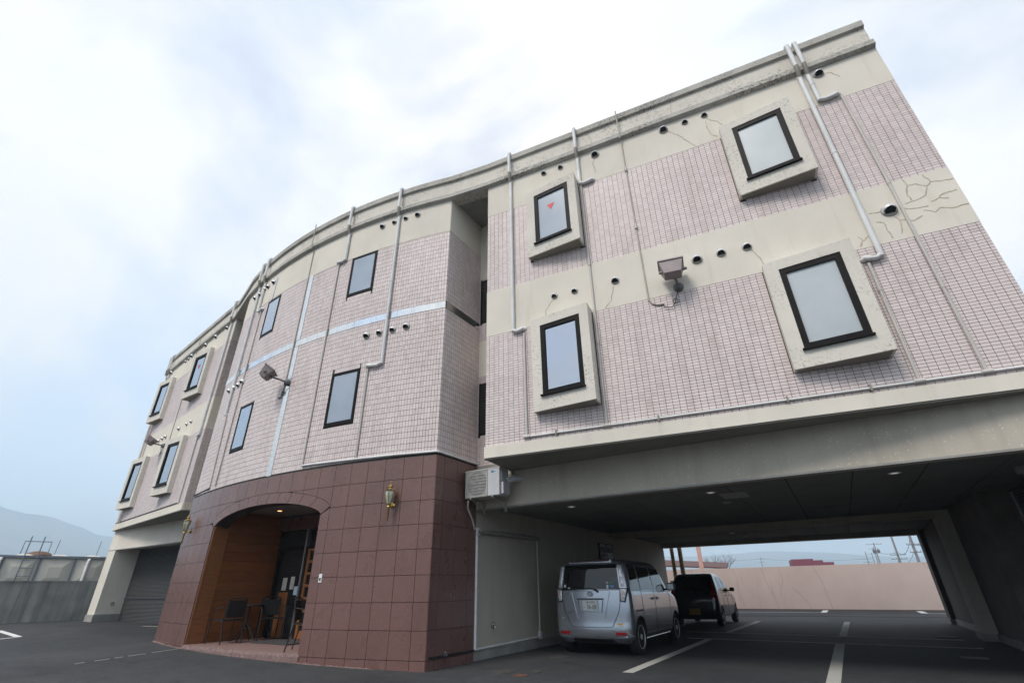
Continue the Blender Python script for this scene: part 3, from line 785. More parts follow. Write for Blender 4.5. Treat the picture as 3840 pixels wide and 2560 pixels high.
# crumbled mortar line along the wall base
for (sa, sb) in ((0.9, 2.46), (6.27, 8.3)):
    b = MB(); prev = None; rnd = random.Random(int(sa * 10)); K = 40
    for k in range(K + 1):
        s = sa + (sb - sa) * k / K; gz = ground_z(FC.pt(s, 0).x); h = rnd.uniform(.0, .022); o = .02 + rnd.uniform(0, .03)
        cur = [FC.pt(s, gz - .01, o + .02), FC.pt(s, gz + h, o), FC.pt(s, gz + h * .7, .01)]
        if prev:
            for q in range(2): b.quad(prev[q], prev[q + 1], cur[q + 1], cur[q])
        prev = cur
    b.build('mortar_edge', 'step_edge', BLD)
b = MB(); fbox(b, FW, -.1, DEP + .4, 0, 2.9, -.15, -.06); b.build('board_backing', 'granite_joint', BLD)
b = MB(); fbox(b, FK, -.3, 4.4, 0, 3.0, -.4, -.30); b.build('lobby_back', 'granite_joint', BLD)
for k in range(14):                                            # cedar boards
    z0 = ZF + .003 + k * .2; b = MB(); fbox(b, FW, -.28, DEP + .05, z0, z0 + .196, -.05, .0 + .0015 * (k % 2)); b.build('cedar_board', 'cedar_wood', BLD)
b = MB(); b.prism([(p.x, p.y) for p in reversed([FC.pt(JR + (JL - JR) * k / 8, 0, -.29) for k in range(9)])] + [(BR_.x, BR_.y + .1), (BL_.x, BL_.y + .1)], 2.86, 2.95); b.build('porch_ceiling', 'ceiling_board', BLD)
FWR = Facade(lambda u: pr2 + G2 * u, lambda u: -E2)
b = MB(); fbox(b, FWR, -.05, 2.3, ZF, 2.9, -.1, .0); b.build('porch_wall', 'cedar_wood', BLD)
# entrance wall: tiled bulkhead, dark transom, aluminium post, glazing, lattice door
b = MB(); fbox(b, FK, -.02, 4.2, 2.50, 2.87, -.05, .03); bulk = b.build('bulkhead', 'grout', BLD)
b = MB()
for k in range(40):
    for r_ in range(3): tile_geo(b, FK, k * .1 + .003, k * .1 + .097, 2.503 + r_ * .1, 2.60 + r_ * .1, .028, .036)
b.build('bulkhead_tiles', 'red_granite', bulk)
b = MB(); fbox(b, FK, 0, 4.2, 2.08, 2.50, -.06, -.02); b.build('transom', 'clear_glass_dark', BLD)
b = MB(); fbox(b, FK, 0, 4.2, 2.04, 2.09, -.06, .0); b.build('door_head', 'bronze_frame', BLD)
door = None
b = MB(); fbox(b, FK, 1.10, 1.155, ZF, 2.50, -.04, .03); b.build('door_post', 'aluminium', BLD)
b = MB(); fbox(b, FK, .15, .20, ZF, 2.06, -.04, .02); b.build('door_post', 'bronze_frame', BLD)
b = MB(); fbox(b, FK, .20, 1.10, ZF + .02, 2.04, -.03, -.022); gl = b.build('side_light', 'clear_glass_dark', BLD)
for u, z, wd, hh, mt in ((.42, 1.16, .17, .27, 'paper'), (.72, 1.18, .15, .27, 'paper'), (.90, 1.06, .13, .18, 'label_pale')):
    b = MB(); fbox(b, FK, u, u + wd, z, z + hh, -.0215, -.019); b.build('notice_paper', mt, gl)
b = MB(); fbox(b, FK, .34, .70, ZF + .02, 1.12, -.0215, -.017); b.build('counter_panel', 'door_wood', gl)
b = MB(); fbox(b, FK, 1.24, 1.32, ZF + .02, 2.04, -.03, .01); fbox(b, FK, 2.12, 2.20, ZF + .02, 2.04, -.03, .01)
for k in range(8): fbox(b, FK, 1.32, 2.12, ZF + .02 + k * .2557, ZF + .075 + k * .2557 + (.10 if k == 0 else 0), -.025, .005)
door = b.build('lattice_door', 'door_wood', BLD)
b = MB(); fbox(b, FK, 1.32, 2.12, ZF + .02, 2.04, -.022, -.014); b.build('pane', 'clear_glass_dark', door)
b = MB(); fbox(b, FK, 2.21, 4.2, ZF, 2.06, -.05, .0); b.build('entrance_wall', 'cedar_wood', BLD)
b = MB(); pc = FK.pt(1.6, 0, .55); b.obox((pc.x, pc.y, ZF + .012), (*(E2 * .65), 0), (*(G2 * .33), 0), (0, 0, .008)); o = b.build('door_mat', 'mat_dark'); tag(o, 'dark flat doormat on the porch floor before the lattice door', 'doormat')
# porch downlight, lit
pc = FW.pt(.62, 2.855, .95)
b = MB(); b.lathe([(.075, 0), (.075, -.012), (.055, -.012), (.052, .01)], (pc.x, pc.y, 2.86), n=20); dl = b.build('porch_downlight', 'aluminium', BLD)
b = MB(); b.lathe([(.05, -.002), (.045, -.006)], (pc.x, pc.y, 2.855), n=16); b.build('bulb', 'glow_warm', dl)
ld_ = bpy.data.lights.new('porch_lamp', 'SPOT'); ld_.energy = 4; ld_.color = (1, .55, .25); ld_.spot_size = R(110); ld_.spot_blend = .6; ld_.shadow_soft_size = .05
lo = bpy.data.objects.new('porch_lamp', ld_); C.objects.link(lo); lo.parent = dl; lo.location = (pc.x, pc.y, 2.84); 
# intercom plate on the granite
b = MB(); fbox(b, FC, 2.205, 2.275, 1.27, 1.41, .012, .024); sw = b.build('switch_plate', 'white_paint', BLD)
b = MB(); fbox(b, FC, 2.225, 2.255, 1.30, 1.345, .024, .032); b.build('switch_button', 'cable_black', sw)
# black hose strip and tap at the foot of the side return
b = MB(); fbox(b, FS, .06, 1.26, .155, .185, .012, .03); b.build('base_strip', 'cable_black', BLD)
p = FS.pt(.42, .20, .045); b = MB(); b.obox(p, (.012, 0, 0), (0, .018, 0), (0, 0, .03)); b.tube([p + Vector((.0, 0, .02)), p + Vector((.05, -.01, .02))], .01); b.tube([p + Vector((.045, -.01, .02)), p + Vector((.05, -.01, -.03))], .008); b.build('tap', 'chrome', BLD)

# -- beam, garage passage
b = MB(); fbox(b, FB, .0, 8.9, 2.535, 3.19, -.35, .0); b.build('front_beam', 'beam_coat', BLD)
b = MB(); fbox(b, FB, .0, 8.9, 2.505, 2.533, -.02, .014); b.build('beam_drip', 'concrete_grey', BLD)
b = MB(); fbox(b, FG, 0.006, 12.9, .14, 2.66, -.25, .0); b.build('passage_wall', 'beam_coat', BLD)
b = MB(); fbox(b, FG, 0.004, 12.9, -.05, .139, -.25, .012); b.build('plinth', 'concrete_grey', BLD)
for k in range(10):
    for r_, (b0, b1) in enumerate(((.36, 3.6), (3.6, 7.1), (7.72, 10.1), (10.1, 12.55))):
        a0_, a1_ = .02 + k * .91, min(9.0, .02 + (k + 1) * .91) 
        if a0_ > 8.9: continue
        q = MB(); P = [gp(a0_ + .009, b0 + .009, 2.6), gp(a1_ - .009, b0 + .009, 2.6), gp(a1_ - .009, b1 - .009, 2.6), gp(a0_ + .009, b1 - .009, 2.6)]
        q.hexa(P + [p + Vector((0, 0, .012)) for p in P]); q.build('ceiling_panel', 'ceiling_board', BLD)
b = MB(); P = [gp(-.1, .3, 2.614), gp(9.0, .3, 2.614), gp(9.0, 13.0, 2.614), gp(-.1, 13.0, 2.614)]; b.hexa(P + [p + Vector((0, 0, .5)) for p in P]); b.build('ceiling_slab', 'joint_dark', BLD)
for b0, b1, z in ((7.11, 7.71, 2.47), (12.56, 13.1, 2.465)):
    b = MB(); P = [gp(.0, b0, z), gp(8.9, b0, z), gp(8.9, b1, z), gp(.0, b1, z)]; b.hexa(P + [p + Vector((0, 0, .5)) for p in P]); b.build('cross_beam', 'beam_coat', BLD)
# right-hand wall, piers and shutter
b = MB(); P = [gp(8.95, .0, -.05), gp(9.2, .0, -.05), gp(9.2, 13.1, -.05), gp(8.95, 13.1, -.05)]; b.hexa(P + [p + Vector((0, 0, 3.2)) for p in P]); b.build('passage_wall', 'beam_coat', BLD)
simple('pier_coat_shaded', (.13, .115, .10), .85, var=.2, scale=3, bump=.4)  # brown-grey pier coat, darkened further to put the passage shade into it
def pier(a0_, a1_, b0, b1, mat='pier_coat_shaded'):
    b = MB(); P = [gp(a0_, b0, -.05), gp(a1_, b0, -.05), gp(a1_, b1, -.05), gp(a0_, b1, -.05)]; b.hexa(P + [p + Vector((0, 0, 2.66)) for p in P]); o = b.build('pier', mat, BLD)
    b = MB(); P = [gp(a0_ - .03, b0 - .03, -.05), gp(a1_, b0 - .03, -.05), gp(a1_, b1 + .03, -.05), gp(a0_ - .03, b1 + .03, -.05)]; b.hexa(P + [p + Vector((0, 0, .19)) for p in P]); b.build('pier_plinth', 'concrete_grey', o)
pier(8.08, 8.95, 7.13, 7.9, 'beam_coat'); pier(8.36, 8.95, 7.9, 12.5); pier(8.24, 8.95, 12.5, 13.1); pier(8.31, 8.95, 4.4, 7.1)  # first pier keeps the paler coat so its front reads as lit
b = MB()
for k in range(64):
    z0 = .03 + k * .04; P = [gp(8.86, .15, z0), gp(8.86, 4.38, z0)]; Qm = [gp(8.845, .15, z0 + .02), gp(8.845, 4.38, z0 + .02)]; Rm = [gp(8.86, .15, z0 + .04), gp(8.86, 4.38, z0 + .04)]
    b.quad(P[0], P[1], Qm[1], Qm[0]); b.quad(Qm[0], Qm[1], Rm[1], Rm[0])
b.build('roller_shutter', 'shutter_dark', BLD)
b = MB(); P = [gp(8.82, 4.3, 0), gp(8.87, 4.3, 0), gp(8.87, 4.39, 0), gp(8.82, 4.39, 0)]; b.hexa(P + [p + Vector((0, 0, 2.55)) for p in P]); b.build('shutter_rail', 'aluminium', BLD)
# ceiling fittings
for a_, bb in ((4.24, 1.32), (6.93, 1.26), (1.5, 1.3), (3.2, 9.6)):
    c0 = gp(a_, bb, 2.6); b = MB(); b.lathe([(.085, 0), (.085, -.01), (.065, -.012), (.06, .004)], c0, n=20); dl = b.build('ceiling_downlight', 'white_paint', BLD)
    b = MB(); b.lathe([(.058, -.001), (.05, -.004)], c0, n=16); b.build('bulb', 'glow_white', dl)
c0 = gp(4.55, 1.9, 2.592); b = MB(); b.obox(c0, (*(E2 * .22), 0), (*(G2 * .31), 0), (0, 0, .007)); b.build('access_hatch', 'hatch_white', BLD)
c0 = gp(4.28, 2.62, 2.598); b = MB(); b.lathe([(.09, 0), (.09, -.02), (.05, -.04)], c0, n=18); b.build('smoke_detector', 'hatch_white', BLD)
c0 = gp(3.5, 10.2, 2.598); b = MB(); b.lathe([(.09, 0), (.09, -.02), (.05, -.04)], c0, n=18); b.build('smoke_detector', 'grey_plastic', BLD)
c0 = gp(6.0, 4.9, 2.594); b = MB(); b.obox(c0, (*(E2 * .5), 0), (*(G2 * .14), 0), (0, 0, .006)); b.build('ceiling_vent', 'ceiling_board', BLD)
p = gp(8.5, 1.9, 2.5); b = MB(); b.lathe([(.09, 0), (.1, -.05), (.08, -.1)], (p.x, p.y, 2.6), n=14); b.build('security_camera', 'grey_plastic', BLD)
# side wall: pipe frame, tap, notice board, door
def wall_tube(F, pts, r, mat, name='pipe', n=8, off=None):
    b = MB(); b.tube([F.pt(u, z, (off if off is not None else r + .012)) for u, z in pts], r, n); return b.build(name, mat, BLD, smooth=50)
wall_tube(FG, [(.02, 2.12), (2.45, 2.14)], .045, 'bracket_taupe', 'trunking'); wall_tube(FG, [(2.42, 2.12), (2.42, .22)], .02, 'pvc_thin'); wall_tube(FG, [(2.44, .20), (.05, .175)], .02, 'pvc_white')
wall_tube(FG, [(.03, .175), (.03, 2.12)], .028, 'pvc_white'); 
b = MB(); fbox(b, FG, .0, .1, 2.05, 2.19, .005, .075); b.build('pipe_joint', 'pvc_white', BLD)
b = MB(); fbox(b, FG, 2.38, 2.47, .16, .30, .005, .06); b.build('pipe_joint', 'pvc_white', BLD)
p = FG.pt(.62, .52, .02); b = MB(); b.lathe([(.05, 0), (.05, .01), (.02, .012), (.02, .05)], p, (E2.x, E2.y, 0), n=14); b.tube([p + Vector((.05, 0, 0)), p + Vector((.075, -.04, -.02)), p + Vector((.075, -.05, -.05))], .011); b.build('tap', 'aluminium', BLD)
b = MB(); fbox(b, FG, 6.15, 7.25, .1, 2.28, -.02, .03); dr = b.build('service_door', 'bronze_frame', BLD)
b = MB(); fbox(b, FG, 6.2, 6.62, 1.80, 2.02, .03, .05); b.build('notice_plate', 'hatch_white', dr)
b = MB(); fbox(b, FG, 6.27, 6.56, 1.92, 1.98, .051, .06); fbox(b, FG, 6.27, 6.5, 1.83, 1.89, .051, .06); b.build('notice_plate_marks', 'cable_black', dr)
b = MB(); fbox(b, FG, 6.68, 7.15, 1.78, 2.04, .03, .05); b.build('notice_plate', 'hatch_white', dr); b = MB(); fbox(b, FG, 6.70, 7.05, 1.68, 1.765, .03, .05); b.build('notice_plate', 'label_pale', dr)
for u in (6.2, 6.72):
    b = MB(); fbox(b, FG, u, u + .40, 2.18, 2.26, .03, .045); b.build('notice_plate', 'hatch_white', dr)
# rear corner of the passage: beige pipes and meter box
for a_, r_ in ((.20, .075), (.52, .085)):
    b = MB(); p = gp(a_, 13.35, 0); b.tube([(p.x, p.y, 0), (p.x, p.y, 6)], r_, 12); b.build('rear_pipe', 'beige_pipe', BLD, smooth=50)
b = MB(); p = gp(.22, 13.2, 1.0); b.obox(p, (*(E2 * .19), 0), (*(G2 * .1), 0), (0, 0, .30)); b.build('meter_box', 'hatch_white', BLD)

# -- far wing ground floor: beam, pier, shutter
UL = (LB1 - LB0).length
b = MB(); fbox(b, FLB, -.3, UL, 2.60, 3.29, -.4, .0); b.build('front_beam', 'cream_render', BLD)
b = MB(); fbox(b, FLB, -.3, UL, 2.575, 2.598, -.03, .012); b.build('beam_drip', 'concrete_grey', BLD)
b = MB(); fbox(b, FLB, UL - .62, UL + .01, .1, 3.28, -.80, .004); b.build('pier', 'cream_render', BLD)
b = MB(); fbox(b, FLB, UL - .65, UL + .04, .1, .52, -.83, .03); b.build('pier_plinth', 'concrete_grey', BLD)
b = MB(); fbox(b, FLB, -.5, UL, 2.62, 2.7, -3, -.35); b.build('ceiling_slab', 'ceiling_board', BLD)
b = MB()
for k in range(60):
    z0 = .25 + k * .04
    for za, zb, oa, ob in ((z0, z0 + .02, -.78, -.765), (z0 + .02, z0 + .04, -.765, -.78)):
        b.quad(FLB.pt(-.5, za, oa), FLB.pt(UL - .6, za, oa), FLB.pt(UL - .6, zb, ob), FLB.pt(-.5, zb, ob))
b.build('roller_shutter', 'shutter_steel', BLD)
b = MB(); fbox(b, FLB, -.5, UL - .6, .98, 1.02, -.78, -.75); b.build('shutter_bar', 'shutter_dark', BLD)
p = FLB.pt(UL - .61, .85, -.42); b = MB(); b.obox(p + Vector((.02, 0, 0)), (.03, 0, 0), (0, .05, 0), (0, 0, .05)); b.tube([p, p + Vector((.1, -.03, .0)), p + Vector((.12, -.03, -.05))], .015); b.build('tap', 'bracket_taupe', BLD)

# -- drainpipes, conduits (all part of the building)
def riser(F, u, ztop, zbot, mat='pvc_white', r=.036, hook=True, elbow=None, bracket=True, off=.055):
    b = MB(); pts = [F.pt(u, zbot, off)]
    b.tube([F.pt(u, zbot, off), F.pt(u, Z_CRN - .12, off)], r, 10)
    b.tube([F.pt(u, Z_CRN + .12, off + .07), F.pt(u, ztop, off + .07)], r, 10)
    if hook: b.tube([F.pt(u, ztop - .02, off + .07), F.pt(u, ztop + .05, off + .045), F.pt(u, ztop + .07, -.02), F.pt(u, ztop + .03, -.12)], r, 10)
    for zz in (Z_CRN - .14, (zbot + Z_CRN) / 2): b.tube([F.pt(u, zz, off), F.pt(u, zz + .05, off)], r * 1.14, 10)
    if elbow:
        du = elbow; b.tube([F.pt(u, zbot + .03, off), F.pt(u + du * .3, zbot - .01, off), F.pt(u + du * .75, zbot, off)], r, 10); b.tube([F.pt(u + du * .68, zbot, off), F.pt(u + du, zbot + .02, off), F.pt(u + du * 1.15, zbot + .02, .0)], r * 1.12, 10)
    o = b.build('drainpipe', mat, BLD, smooth=50)
    b = MB(); b.tube([F.pt(u, Z_CRN - .13, off), F.pt(u, Z_CRN - .04, off + .05), F.pt(u, Z_CRN + .14, off + .075)], r * 1.02, 10); b.build('pipe_sleeve', 'bracket_taupe', o, smooth=50)
    return o
def thin(F, pts, mat='pvc_thin', r=.02, name='conduit', off=None):
    o = wall_tube(F, pts, r, mat, name, 8, off)
    return o
ZTP = Z_TOP
riser(FR, -3.36, ZTP, 5.58, elbow=.20); thin(FR, [(-3.14, 5.5), (-3.14, 3.47)])
riser(FR, -1.73, ZTP, 8.78, elbow=.26); thin(FR, [(-1.72, 8.78), (-1.72, 3.47)])
thin(FR, [(-.75, Z_CRN), (-.745, 5.62), (-.735, 5.58), (-.69, 5.50), (-.60, 5.455), (-.50, 5.45)], 'cable_beige', .014); thin(FR, [(-.755, Z_TOP + .05), (-.75, Z_CRN - .05)], 'cable_beige', .014, off=.12)
riser(FR, 2.63, ZTP, 5.40, elbow=-.2, r=.040); thin(FR, [(2.45, 5.34), (2.44, 3.46)], r=.022)
riser(FR, 2.76, ZTP, 8.82, elbow=.27, r=.038); thin(FR, [(3.09, 8.78), (3.12, 6.7), (3.13, 3.47)], r=.022)
thin(FR, [(-3.14, 3.46), (3.89, 3.445)], 'pvc_white', .019)
for u, z in ((-3.14, 3.46), (-1.72, 3.455), (2.44, 3.45), (3.13, 3.447)):
    b = MB(); b.tube([FR.pt(u - .06, z, .036), FR.pt(u + .06, z, .036)], .031, 8); b.build('pipe_joint', 'pvc_thin', BLD, smooth=50)
for u, z in ((-1.72, 6.7), (-1.72, 5.0), (2.445, 4.9), (3.12, 6.7), (3.13, 4.75), (-.75, 8.77), (-.748, 7.25)):
    b = MB(); b.tube([FR.pt(u, z - .05, .033), FR.pt(u, z + .05, .033)], .028, 8); b.build('pipe_joint', 'pvc_thin', BLD, smooth=50)
for u in (-2.6, -.9, .9, 1.9):
    b = MB(); fbox(b, FR, u - .012, u + .012, 3.41, 3.50, .008, .064); b.build('pipe_clip', 'bracket_taupe', BLD)
riser(FC, 1.43, ZTP, 5.44, elbow=.36); thin(FC, [(1.79, 5.4), (1.79, 3.45)])
riser(FC, 3.03, ZTP, 8.70, elbow=.26); thin(FC, [(3.26, 8.68), (3.24, 3.47)])
thin(FC, [(3.24, 3.47), (2.6, 3.455), (1.8, 3.44), (.9, 3.43), (-.02, 3.415)], 'pvc_white', .022); thin(FS, [(-.02, 3.415), (1.25, 3.41)], 'pvc_white', .022)
thin(FC, [(4.47, 9.6), (4.46, 8.8), (4.45, 6.8), (4.45, 5.5), (4.45, 5.36), (4.49, 5.26), (4.56, 5.24), (4.63, 5.28)], 'cable_beige', .014); thin(FC, [(4.47, Z_TOP + .06), (4.47, 9.6)], 'cable_beige', .014, off=.13)
riser(FC, 7.37, ZTP, 5.42, elbow=.0001); thin(FC, [(7.33, 5.4), (7.15, 3.47)])
riser(FC, 6.98, ZTP, 8.52, elbow=-.25); thin(FC, [(6.79, 8.5), (6.78, 3.47)])
thin(FC, [(6.22, 9.45), (6.25, 8.66)], 'polished_steel', .016); thin(FC, [(7.15, 3.46), (8.36, 3.44)], 'cable_black', .015)
riser(FL, .26, ZTP, 5.55, elbow=.2); thin(FL, [(.44, 5.5), (.42, 3.5)])
riser(FL, 6.85, ZTP, 9.4, elbow=None); riser(FL, 7.12, ZTP, 5.5, elbow=None); thin(FL, [(3.75, 10.3), (3.72, 9.0), (3.65, 6.8), (3.6, 5.9)], 'cable_beige', .014)
thin(FL, [(7.0, 5.6), (7.0, 3.5)]); thin(FL, [(6.8, 9.3), (6.75, 3.5)]); thin(FL, [(.44, 3.53), (7.3, 3.53)], 'cable_black', .014)

# -- vent hoods
def hood_mesh(r):
    b = MB(); n = 16; ax = Vector((0, -1, 0))
    b.lathe([(r * 1.08, 0), (r * 1.08, .008), (r * 1.0, .014)], (0, 0, 0), (0, -1, 0), 20, 2)
    # dome with its mouth cut forward and down
    rows = 7; ring = []
    cut = Vector((0, -.55, -.835)).normalized()
    for i in range(rows + 1):
        ph = math.pi / 2 * i / rows; rr = []
        for q in range(n):
            th = 2 * math.pi * q / n
            d = Vector((math.cos(ph) * math.cos(th) * r, -math.sin(ph) * r * 1.05 - .012, math.cos(ph) * math.sin(th) * r))
            e = d.dot(cut) - r * .52
            if e > 0: d = d - cut * e
            if d.y > -.015: d.y = -.015; d.z = max(d.z, (r * .52 - cut.y * d.y) / cut.z) if e > 0 else d.z
            k = len(b.v); b.v.append(tuple(d)); rr.append((k, e > -1e-6))
        ring.append(rr)
    for i in range(rows):
        for q in range(n):
            j = (q + 1) % n; q4 = [ring[i][q], ring[i][j], ring[i + 1][j], ring[i + 1][q]]
            flat = sum(1 for x in q4 if x[1]) >= 4
            b.f.append(tuple(x[0] for x in q4)); b.mi.append(1 if flat else 0)
    return b.mesh('vent_hood', ['vent_steel', 'vent_dark', 'bracket_taupe'], smooth=35)
HM = {}
def vent(F, u, z, r):
    if r not in HM: HM[r] = hood_mesh(r)
    o = link('vent_hood', HM[r], BLD); nr = F.nrm(u); o.location = F.pt(u, z, .012 if F is not FC or z > 8.7 else .008)
    o.rotation_euler = (0, 0, math.atan2(nr.y, nr.x) + math.pi / 2)
big, sml, mid_ = .085, .06, .072
for u, z, r in ((2.93, 9.50, big), (.92, 9.50, sml), (.545, 9.50, sml), (.12, 9.50, big), (-1.34, 9.50, big), (-2.14, 9.49, sml), (-2.54, 9.49, sml),
                (.17, 6.17, big), (.565, 6.18, mid_), (.97, 6.17, mid_), (2.97, 6.17, .1), (-2.48, 6.17, sml), (-2.07, 6.17, sml), (-1.28, 6.17, mid_)): vent(FR, u, z, r)
for u, z, r in ((1.95, 9.42, mid_), (1.59, 9.43, sml), (1.25, 9.44, sml), (.91, 9.45, mid_), (1.97, 6.25, .08), (1.62, 6.25, mid_), (1.27, 6.25, mid_), (.92, 6.26, .08), (6.40, 9.34, mid_), (6.74, 9.33, mid_), (6.96, 9.33, sml), (7.30, 9.3, sml), (7.68, 9.33, mid_), (6.80, 6.24, .085), (7.07, 6.22, mid_), (7.37, 6.22, mid_), (7.73, 6.23, mid_)): vent(FC, u, z, r)
for u, z, r in ((.72, 9.56, mid_), (1.73, 9.56, big), (2.72, 9.56, big), (4.20, 9.58, big), (4.56, 9.56, sml), (4.92, 9.56, sml), (6.6, 9.56, big), (1.63, 6.28, sml), (2.05, 6.28, sml), (2.81, 6.28, mid_), (4.24, 6.28, mid_), (4.60, 6.28, mid_), (5.04, 6.28, mid_)): vent(FL, u, z, r)

# -- filled cracks: thin raised ribbons of filler on the render
def ribbon(F, pts, wd, mat, name, off=.0125):
    rnd = random.Random(len(pts) * 7 + int(pts[0][0] * 100)); P = []
    for k in range(len(pts) - 1):
        a, c = Vector(pts[k]), Vector(pts[k + 1]); n = max(2, int((c - a).length / .05))
        for q in range(n): P.append(a.lerp(c, q / n) + Vector((rnd.uniform(-.01, .01), rnd.uniform(-.01, .01))))
    P.append(Vector(pts[-1])); b = MB(); prev = None
    for k, p in enumerate(P):
        d = (P[min(k + 1, len(P) - 1)] - P[max(0, k - 1)]).normalized(); nn = Vector((-d.y, d.x)) * wd * rnd.uniform(.6, 1.3) / 2
        cur = [F.pt(p.x + nn.x, p.y + nn.y, off + .001), F.pt(p.x, p.y, off + .004), F.pt(p.x - nn.x, p.y - nn.y, off + .001)]
        if prev: b.quad(prev[0], cur[0], cur[1], prev[1]); b.quad(prev[1], cur[1], cur[2], prev[2])
        prev = cur
    return b.build(name, mat, BLD)
for pts in ([(3.03, 9.47), (3.12, 9.44), (3.14, 9.37), (3.21, 9.27)], [(0.19, 9.45), (0.36, 9.25), (0.45, 9.08), (0.62, 8.79)], [(0.94, 9.42), (1.02, 9.3), (1.12, 9.22), (1.18, 9.1)],
            [(0.91, 9.36), (0.91, 9.13), (0.94, 8.95), (1.04, 8.83)], [(-1.36, 9.4), (-1.41, 9.3), (-1.38, 9.12), (-1.39, 8.98)], [(-2.52, 6.1), (-2.61, 5.98), (-2.67, 5.91), (-2.70, 5.73)],
            [(-1.33, 6.05), (-1.40, 5.78), (-1.52, 5.64)], [(1.02, 6.1), (1.09, 5.95), (1.12, 5.84), (1.15, 5.72)], [(3.31, 6.66), (3.32, 6.53), (3.27, 6.41), (3.28, 6.26)],
            [(3.32, 6.54), (3.41, 6.53), (3.53, 6.44), (3.47, 6.29), (3.36, 6.24), (3.19, 6.22)], [(3.55, 6.66), (3.60, 6.50), (3.71, 6.46), (3.86, 6.45)], [(3.60, 6.50), (3.53, 6.44)],
            [(3.49, 6.14), (3.59, 6.17), (3.69, 6.13)], [(3.60, 6.17), (3.65, 6.23), (3.82, 6.24)], [(2.73, 6.21), (2.82, 6.19), (2.88, 6.2)], [(3.16, 6.14), (3.31, 6.09), (3.43, 6.08)],
            [(3.36, 6.03), (3.46, 5.95), (3.55, 6.00), (3.66, 5.95), (3.86, 5.95)], [(2.99, 6.06), (3.04, 5.96), (3.20, 5.90), (3.31, 5.94)], [(3.03, 5.97), (3.02, 5.79), (2.99, 5.72)],
            [(2.77, 6.03), (2.85, 5.98), (2.84, 5.83), (2.86, 5.68)], [(2.48, 5.83), (2.51, 5.75), (2.59, 5.81)], [(2.50, 5.76), (2.45, 5.66)]):
    ribbon(FR, pts, .019, 'crack_filler', 'crack_filler')
for pts in ([(.35, 10.35), (.38, 10.15), (.34, 10.0), (.37, 9.86)], [(-1.45, 10.25), (-1.40, 10.05), (-1.36, 9.85)]): ribbon(FR, pts, .018, 'crack_filler', 'crack_filler', .019)

# ------------------------------------------------------------------ wall-mounted things
def lantern(F, u, z, label, group='wall lanterns of the entrance'):
    base = F.pt(u, z, .012); nr = F.nrm(u); n = Vector((nr.x, nr.y, 0)); t = thing('wall_lantern', label, 'lantern', tuple(base), group)
    c = base + n * .13
    b = MB(); b.lathe([(.05, 0), (.05, .012), (.035, .02), (.02, .035)], base, n, 18); b.tube([base + n * .02, base + n * .08 + Vector((0, 0, -.03)), c + Vector((0, 0, .0))], .012, 8); b.build('bracket', 'brass', t, smooth=40)
    b = MB(); b.lathe([(.006, -.30), (.012, -.285), (.01, -.27), (.014, -.26), (.024, -.05), (.03, -.035), (.022, -.02), (.033, -.005), (.036, .01)], c, n=14); b.build('stem', 'brass', t, smooth=40)
    prof = [(.036, .01), (.062, .09), (.078, .17), (.082, .235)]
    b = MB(); b.lathe([(r - .004, h) for r, h in prof], c, n=6); b.build('glass_shade', 'lantern_glass', t)
    b = MB()
    for q in range(6):
        a = 2 * math.pi * q / 6; u_ = Vector((0, 0, 1)).orthogonal().normalized(); v_ = Vector((0, 0, 1)).cross(u_); d = u_ * math.cos(a) + v_ * math.sin(a)
        b.tube([c + d * r + Vector((0, 0, h)) for r, h in prof], .0045, 6)
    b.build('rib', 'brass', t, smooth=40)
    b = MB(); b.lathe([(.086, .232), (.09, .242), (.06, .265), (.035, .272), (.03, .285)], c, n=6, caps=True); b.lathe([(.02, .285), (.022, .295), (.045, .31), (.045, .325), (.02, .34), (.01, .35), (.005, .36), (.004, .40), (.007, .405), (.003, .415)], c, n=14); b.build('cap', 'brass', t, smooth=40)
lantern(FC, .83, 2.50, 'brass carriage wall lantern on the red granite beside the building corner')
lantern(FC, 7.75, 2.50, 'dull wall lantern on the granite at the far side of the arched porch')

